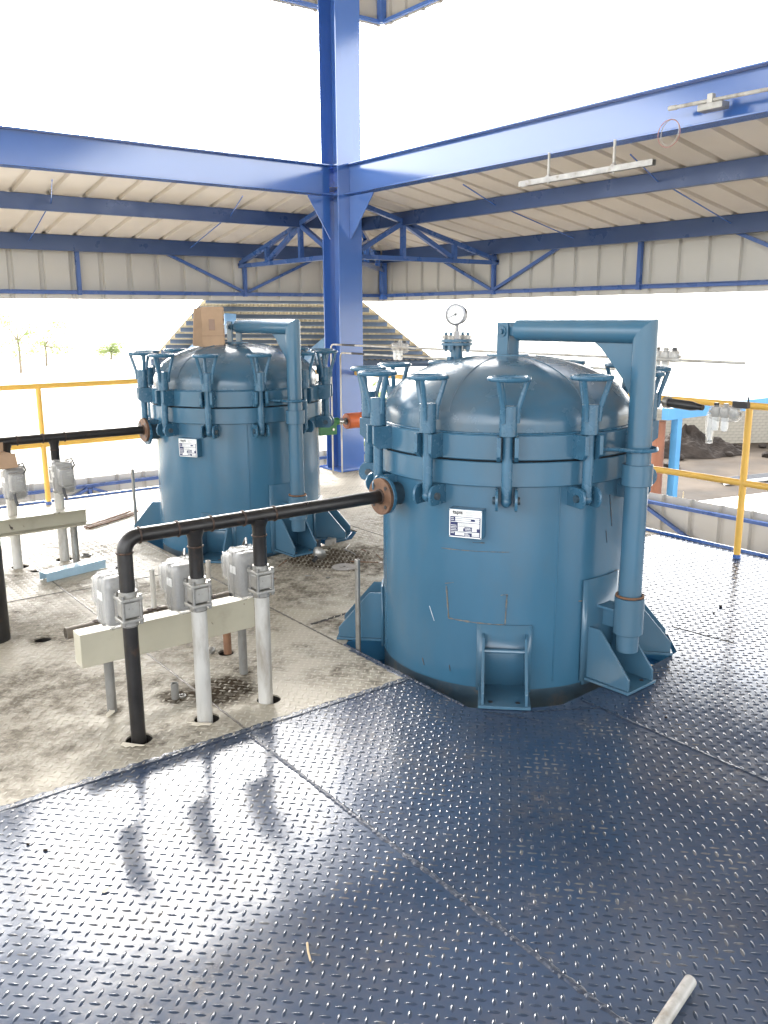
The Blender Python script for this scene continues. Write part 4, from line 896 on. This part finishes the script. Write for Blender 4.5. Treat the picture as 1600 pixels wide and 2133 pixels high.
for (x, y, s, lab) in [(3.05, 2.02, .006, 'tiny pebble on the blue deck near the right seam'), (.60, 2.75, .006, 'small dark weld crumb on the blue deck near the beige edge'), (.635, 2.68, .007, 'darker weld crumb on blue deck left of the pipe reflections'), (4.55, 2.7, .012, 'small dark chip on the bright right deck'), (4.42, 2.66, .008, 'second small dark chip on the bright right deck'), (3.12, 1.47, .01, 'tan pebble at the right border of the blue deck')]:
    loose(MB().blob((0, 0, s*.45), (s*2.2, s*1.5, s), 7, 5, .8, .2, int(x*100)), 'debris_chip', lab, 'debris', 'soil' if s != .01 else 'disc', (x, y, .001), rnd.uniform(0, 3))
tri = loose(MB().prism([(0, 0, 0), (.10, .05, 0), (.11, -.02, 0)], (0, 0, .045)), 'steel_offcut', 'triangular grey steel offcut right of the farther tank bracket', 'offcut', 'steel', (3.47, 5.32, .002), .3)
rnd = random.Random(21)
for i in range(11):
    x, y = rnd.uniform(2.75, 3.75), rnd.uniform(4.55, 5.3); L = rnd.uniform(.05, .22)
    loose(MB().tube([(0, 0, .004), (L*.5, rnd.uniform(-.01, .01), .005), (L, 0, .004)], .0032, 6), 'welding_rod', 'thin used welding rod stub on dirty floor between the tanks', 'rod', 'steel' if i % 2 else 'rust', (x, y, .001), rnd.uniform(0, 3.1), 'used welding rod stubs')
for i, (x, y, sz) in enumerate([(3.42, 5.2, .03), (3.05, 4.62, .022), (2.86, 5.28, .026), (3.55, 4.72, .03)]):
    loose(MB().prism([(0, 0, 0), (sz, sz*.3, 0), (sz*1.2, sz*1.1, 0), (sz*.2, sz*.9, 0)], (0, 0, .004)), 'steel_scrap', ['pale steel scrap beside the tan grinding disc', 'small steel scrap left of the grey grinding disc', 'small steel scrap by front foot of the farther tank', 'steel scrap right of the grey grinding disc'][i], 'scrap', 'steel' if i else 'paper', (x, y, .002), rnd.uniform(0, 3), 'scrap between the tanks')
# ------------------------------------------------------------------ lower level glimpsed through the openings
lr = thing('lower_rail', 'yellow rail of the lower level seen through the gap by the near tank', 'railing', (0, 0, -3.4))
for z in (.55, 1.1): MB().tube([(1.5, 5.2, z), (6.5, 5.2, z)], .03, 10).build('rail', M['yellow'], lr)
for x in (2.0, 3.5, 5.0): MB().tube([(x, 5.2, .0), (x, 5.2, 1.1)], .03, 10).build('post', M['yellow'], lr)
# ------------------------------------------------------------------ neighbouring hip roof
nr = thing('neighbour_roof', 'tan corrugated hip roof underside with grey blue purlins behind the tanks', 'roof', (0, 0, 0))
A_, B_, C_, D_ = Vector((8.305, 20.184, .695)), Vector((14.28, 16.676, .594)), Vector((7.685, 11.691, 2.416)), Vector((6.503, 12.473, 2.419))
def quad(s, t): return (A_.lerp(B_, s)).lerp(D_.lerp(C_, s), t)
nrm = (B_-A_).cross(D_-A_).normalized(); nrm = nrm if nrm.z > 0 else -nrm
mb = MB(); NS = 48; vs = []; fs = []
for i in range(NS*2+1):
    s = i/(NS*2); o_ = nrm*(.035 if i % 2 else 0); vs += [quad(s, 0)+o_, quad(s, 1)+o_*.4]
for i in range(NS*2): fs.append((2*i, 2*i+2, 2*i+3, 2*i+1))
solid(mb.add(vs, fs).build('roof_sheet', M['oldsheet'], nr, smooth=False), .002)
for k in range(12):
    t_ = .02+.075*k; MB().bar(quad(.003, t_)-nrm*.055, quad(.997, t_)-nrm*.055, .07, .075, nrm).build('purlin', M['purlin2'], nr)
MB().bar(A_.lerp(B_, 0)-nrm*.05, A_.lerp(B_, 1)-nrm*.05, .10, .16, nrm).build('eave_beam', M['purlin2'], nr)
for a, b in (((7.455, 14.357, 1.931), (8.544, 19.131, .867)), ((9.873, 14.575, 1.574), (10.9, 17.677, .841))):
    MB().bar(Vector(a)-nrm*.28, Vector(b)-nrm*.28, .20, .20, nrm).build('rafter', M['rafter2'], nr)
for x, y in ((8.4, 19.9), (14.1, 16.6), (11.2, 18.2)): MB().span(x-.09, x+.09, y-.09, y+.09, -6.8, .5).build('post', M['purlin2'], nr)
# ------------------------------------------------------------------ yard on the right
bw = thing('block_wall', 'grey concrete block yard wall with pilasters beyond the dirt mound', 'wall', (0, 0, 0))
def wall_run(p0, p1, h, nb_max):
    p0, p1 = Vector((*p0, -6.8)), Vector((*p1, -6.8)); d = (p1-p0); L = d.length; d.normalize(); a = math.atan2(d.y, d.x); nx = Vector((-d.y, d.x, 0))
    MB().bar(p0+Vector((0, 0, h/2)), p1+Vector((0, 0, h/2)), .10, h, (0, 0, 1)).build('mortar_core', M['mortar'], bw)
    return p0, d, L, a
bm1 = MB().box((0, 0, 0), (.385, .14, .185)).mesh('block', M['block'], False)
bm2 = MB().box((0, 0, 0), (.785, .14, .385)).mesh('block', M['block'], False)
cnt = 0
# the stretch in view: courses of blocks built one by one, 0.4 x 0.2 m
p0, d_, L_, a_ = wall_run((43.5, 38.7), (56.5, 30.3), 2.4, 0)
rnd = random.Random(3)
for r_i in range(12):
    k = 0
    while True:
        u = .2+.4*k+(.2 if r_i % 2 else 0); k += 1
        if u > L_: break
        pc = p0+d_*u; pr = project(pc.x, pc.y, -6.8+.1+.2*r_i)
        if not pr or not (1395 < pr[0] < 1600): continue
        if cnt >= 299: continue
        o = link_copy(bm1, 'block', bw, p0+d_*u+Vector((0, 0, .1+.2*r_i))+Vector((d_.y, -d_.x, 0))*rnd.uniform(-.006, .006), a_); cnt += 1
rest = MB()
for r_i in range(12):
    k = 0
    while True:
        u = .2+.4*k+(.2 if r_i % 2 else 0); k += 1
        if u > L_: break
        pc = p0+d_*u; pr = project(pc.x, pc.y, -6.7+.2*r_i)
        if pr and 1395 < pr[0] < 1600: continue
        rest.box(pc+Vector((0, 0, .1+.2*r_i)), (.385, .14, .185), Matrix.Rotation(a_, 3, 'Z'))
rest.build('block_courses', M['block'], bw, smooth=False)['kind'] = 'stuff'
for px_, py_ in ((46.9, 36.5), (50.35, 34.27), (54.6, 31.52)): MB().box((px_, py_, -5.6), (.3, .34, 2.45), Matrix.Rotation(a_, 3, 'Z')).build('pilaster', M['block'], bw, smooth=False)
w2 = tag(MB().bar((56.6, 30.2, -5.45), (60, 5, -5.45), .2, 2.7, (0, 0, 1)).build('side_wall', M['mortar'], smooth=False), 'dark grey yard wall at the right margin behind yellow post', 'wall')
# dirt mound
from mathutils import noise as mnoise
vs = []; fs = []; NR, NA = 34, 96
for i in range(NR+1):
    q = i/NR
    for j in range(NA):
        a = 2*math.pi*j/NA; rr_ = q*(2.5+.35*math.sin(3*a+1)+.25*math.sin(5*a)); x, y = rr_*math.cos(a)*1.25, rr_*math.sin(a)
        n1 = mnoise.noise(Vector((x*.9, y*.9, 3))); n2 = mnoise.noise(Vector((x*2.7, y*2.7, 7))); n3 = mnoise.noise(Vector((x*7, y*7, 1)))
        h = 1.6*(1-q)**.85*(1+.15*math.sin(2*a))+(n1*.34+n2*.2+n3*.09)*(1-q*.6)
        vs.append((x, y, max(h, -.05) if i < NR else -.05))
for i in range(NR):
    for j in range(NA): fs.append((i*NA+j, i*NA+(j+1) % NA, (i+1)*NA+(j+1) % NA, (i+1)*NA+j))
mo = MB().add(vs, fs).build('dirt_mound', M['soil'], loc=(47.6, 31.6, -6.8), smooth=False); mo.rotation_euler.z = R(-56); tag(mo, 'heap of dark dug soil in the yard before block wall', 'mound')
# lumps and long pipes in the yard
rnd = random.Random(12)
for i in range(9):
    x, y = [(50.5, 30.9), (52, 30.8), (51.2, 29.9), (49.6, 30.4), (53.4, 29.7), (45.0, 30.2), (48.5, 29.2), (42.5, 29.0), (50.0, 27.5)][i]
    o = MB().blob((0, 0, .12), (rnd.uniform(.5, 1.1), rnd.uniform(.4, .8), rnd.uniform(.25, .5)), 10, 7, .9, .18, i).build('soil_clod', M['soil'], loc=(x, y, -6.8)); o.rotation_euler.z = rnd.uniform(0, 3); tag(o, 'clump of dug soil scattered around the heap', 'clod', 'soil clods around the heap')
for i in range(5):
    o = MB().tube([(0, 0, 0), (10, 0, 0)], .085, 8).build('yard_pipe', M['rubber'] if i < 4 else M['white'], loc=(40.6-.18*i, 24.9-.22*i, -6.70)); o.rotation_euler.z = R(-14)
    tag(o, 'long dark pipe lying in the row across the yard' if i < 4 else 'long white pipe lying in front of the dark pipes in yard', 'pipe', 'long pipes laid out in the yard' if i < 4 else None)
cn_ = thing('blue_canopy_frame', 'light blue canopy beam and post beyond the right railing', 'canopy', (0, 0, 0))
MB().bar((12.9, 8.98, .02), (23, 8.98, .02), .14, .20, (0, 0, 1)).build('edge_beam', M['cyan'], cn_); MB().span(13.16, 13.29, 8.9, 9.03, -6.8, -.08).build('post', M['cyan'], cn_)
MB().span(12.9, 23, 9.05, 12.5, .10, .13).build('canopy_sheet', M['wroof'], cn_)
rpst = thing('red_oxide_pipe', 'thick red-brown pipe standing beside the light blue post', 'pipe', (13.0, 9.17, -6.8))
MB().tube([(0, 0, 0), (0, 0, 6.68)], .12, 24).build('pipe_length', M['rustpost'], rpst)
for z in (5.85, 5.35, 4.85, 4.35, 3.85): MB().ring((0, 0, z), .122, .006, 28, 6).build('wire_band', M['white'], rpst)
rp2 = MB().tube([(0, 0, 0), (0, 0, 7)], .06, 12).build('brown_pole', M['rustpost'], loc=(15.9, 8.42, -6.8)); tag(rp2, 'thin brown pole at the right border behind yellow post', 'pole')
MB().span(-.16, .16, -.16, .16, 0, 6.4).build('cyan_post', M['cyan'], loc=(15.9, 8.02, -6.8), bevel=.02); tag(bpy.data.objects['cyan_post'], 'light blue post cut by the right border of the picture', 'post')
ws = thing('white_shed', 'low white flat-roofed shed beyond the right fascia', 'shed', (0, 0, 0))
poly = [(19.0, 12.65), (26, 11.2), (25, 5), (17.2, 6.5)]
MB().prism([(x, y, -3.08) for x, y in poly], (0, 0, .08)).build('roof_slab', M['wroof'], ws); MB().prism([(21.5+(x-21.5)*.95, 9+(y-9)*.95, -6.8) for x, y in poly], (0, 0, 3.7)).build('wall', M['wroof'], ws)
for i, (px_, py_, h) in enumerate([(17.2, 12.0, 4.3), (18.0, 11.9, 4.35), (18.9, 12.9, 3.9), (16.0, 11.5, 4.2)]):
    o = MB().tube([(0, 0, 0), (.02*i, 0, h)], .012, 6).build('thin_bar', M['wood'], loc=(px_, py_, -6.8)); tag(o, 'thin pale upright bar sticking up in the yard', 'bar', 'thin upright bars in the yard')
# ------------------------------------------------------------------ trees far off
def tree(label, x, y, h, spread, seed, n=1600):
    t = thing('tree', label, 'tree', (x, y, -6.8), 0, 'trees beyond the site'); rnd = random.Random(seed)
    tr = MB(); tr.tube([(0, 0, 0), (.1, .05, h*.3), (-.05, .1, h*.62)], [.22, .16, .07], 9); cl = []
    for k in range(9):
        a = rnd.uniform(0, 6.28); q = rnd.uniform(.3, 1)*spread; cz = h*rnd.uniform(.22, .95); c = Vector((q*math.cos(a), q*math.sin(a), cz)); cl.append((c, rnd.uniform(.45, .9)*spread*.6))
        tr.tube([(0, .05, h*.4), tuple(c*.5+Vector((0, 0, h*.22))), tuple(c)], [.08, .05, .02], 6)
    tr.build('trunk', M['bark'], t); vs = []; fs = []
    for i in range(n):
        c, r_ = cl[rnd.randrange(9)]; p = c+Vector((rnd.gauss(0, 1), rnd.gauss(0, 1), rnd.gauss(0, .8)))*r_*.55
        u = Vector((rnd.gauss(0, 1), rnd.gauss(0, 1), rnd.gauss(0, 1))).normalized(); v = u.orthogonal().normalized(); s = rnd.uniform(.12, .26); b = len(vs)
        vs += [p-u*s, p+v*s*.5, p+u*s, p-v*s*.5]; fs.append((b, b+1, b+2, b+3))
    MB().add(vs, fs).build('crown', M['leaf'], t, smooth=False)
def at(px, dist):
    v = rt*((px-800)/F_PX)+fw; h = Vector((v.x, v.y)).normalized()*dist; return h.x, h.y
for i, (px_, dist, h, sp, lab) in enumerate([(72, 150, 12, 4.2, 'taller faint tree on the left horizon above the railing'), (10, 170, 7.5, 5.0, 'faint low tree at the left border above the railing'), (125, 170, 8.5, 5.0, 'faint rounded tree just right of the taller left tree'), (255, 190, 4, 3.0, 'faint low tree beside the farther tank hand wheels'), (868, 42, 4.6, 2.6, 'green bush between the hip roof and near tank dome')]):
    x, y = at(px_, dist); tree(lab, x, y, h, sp, 50+i)
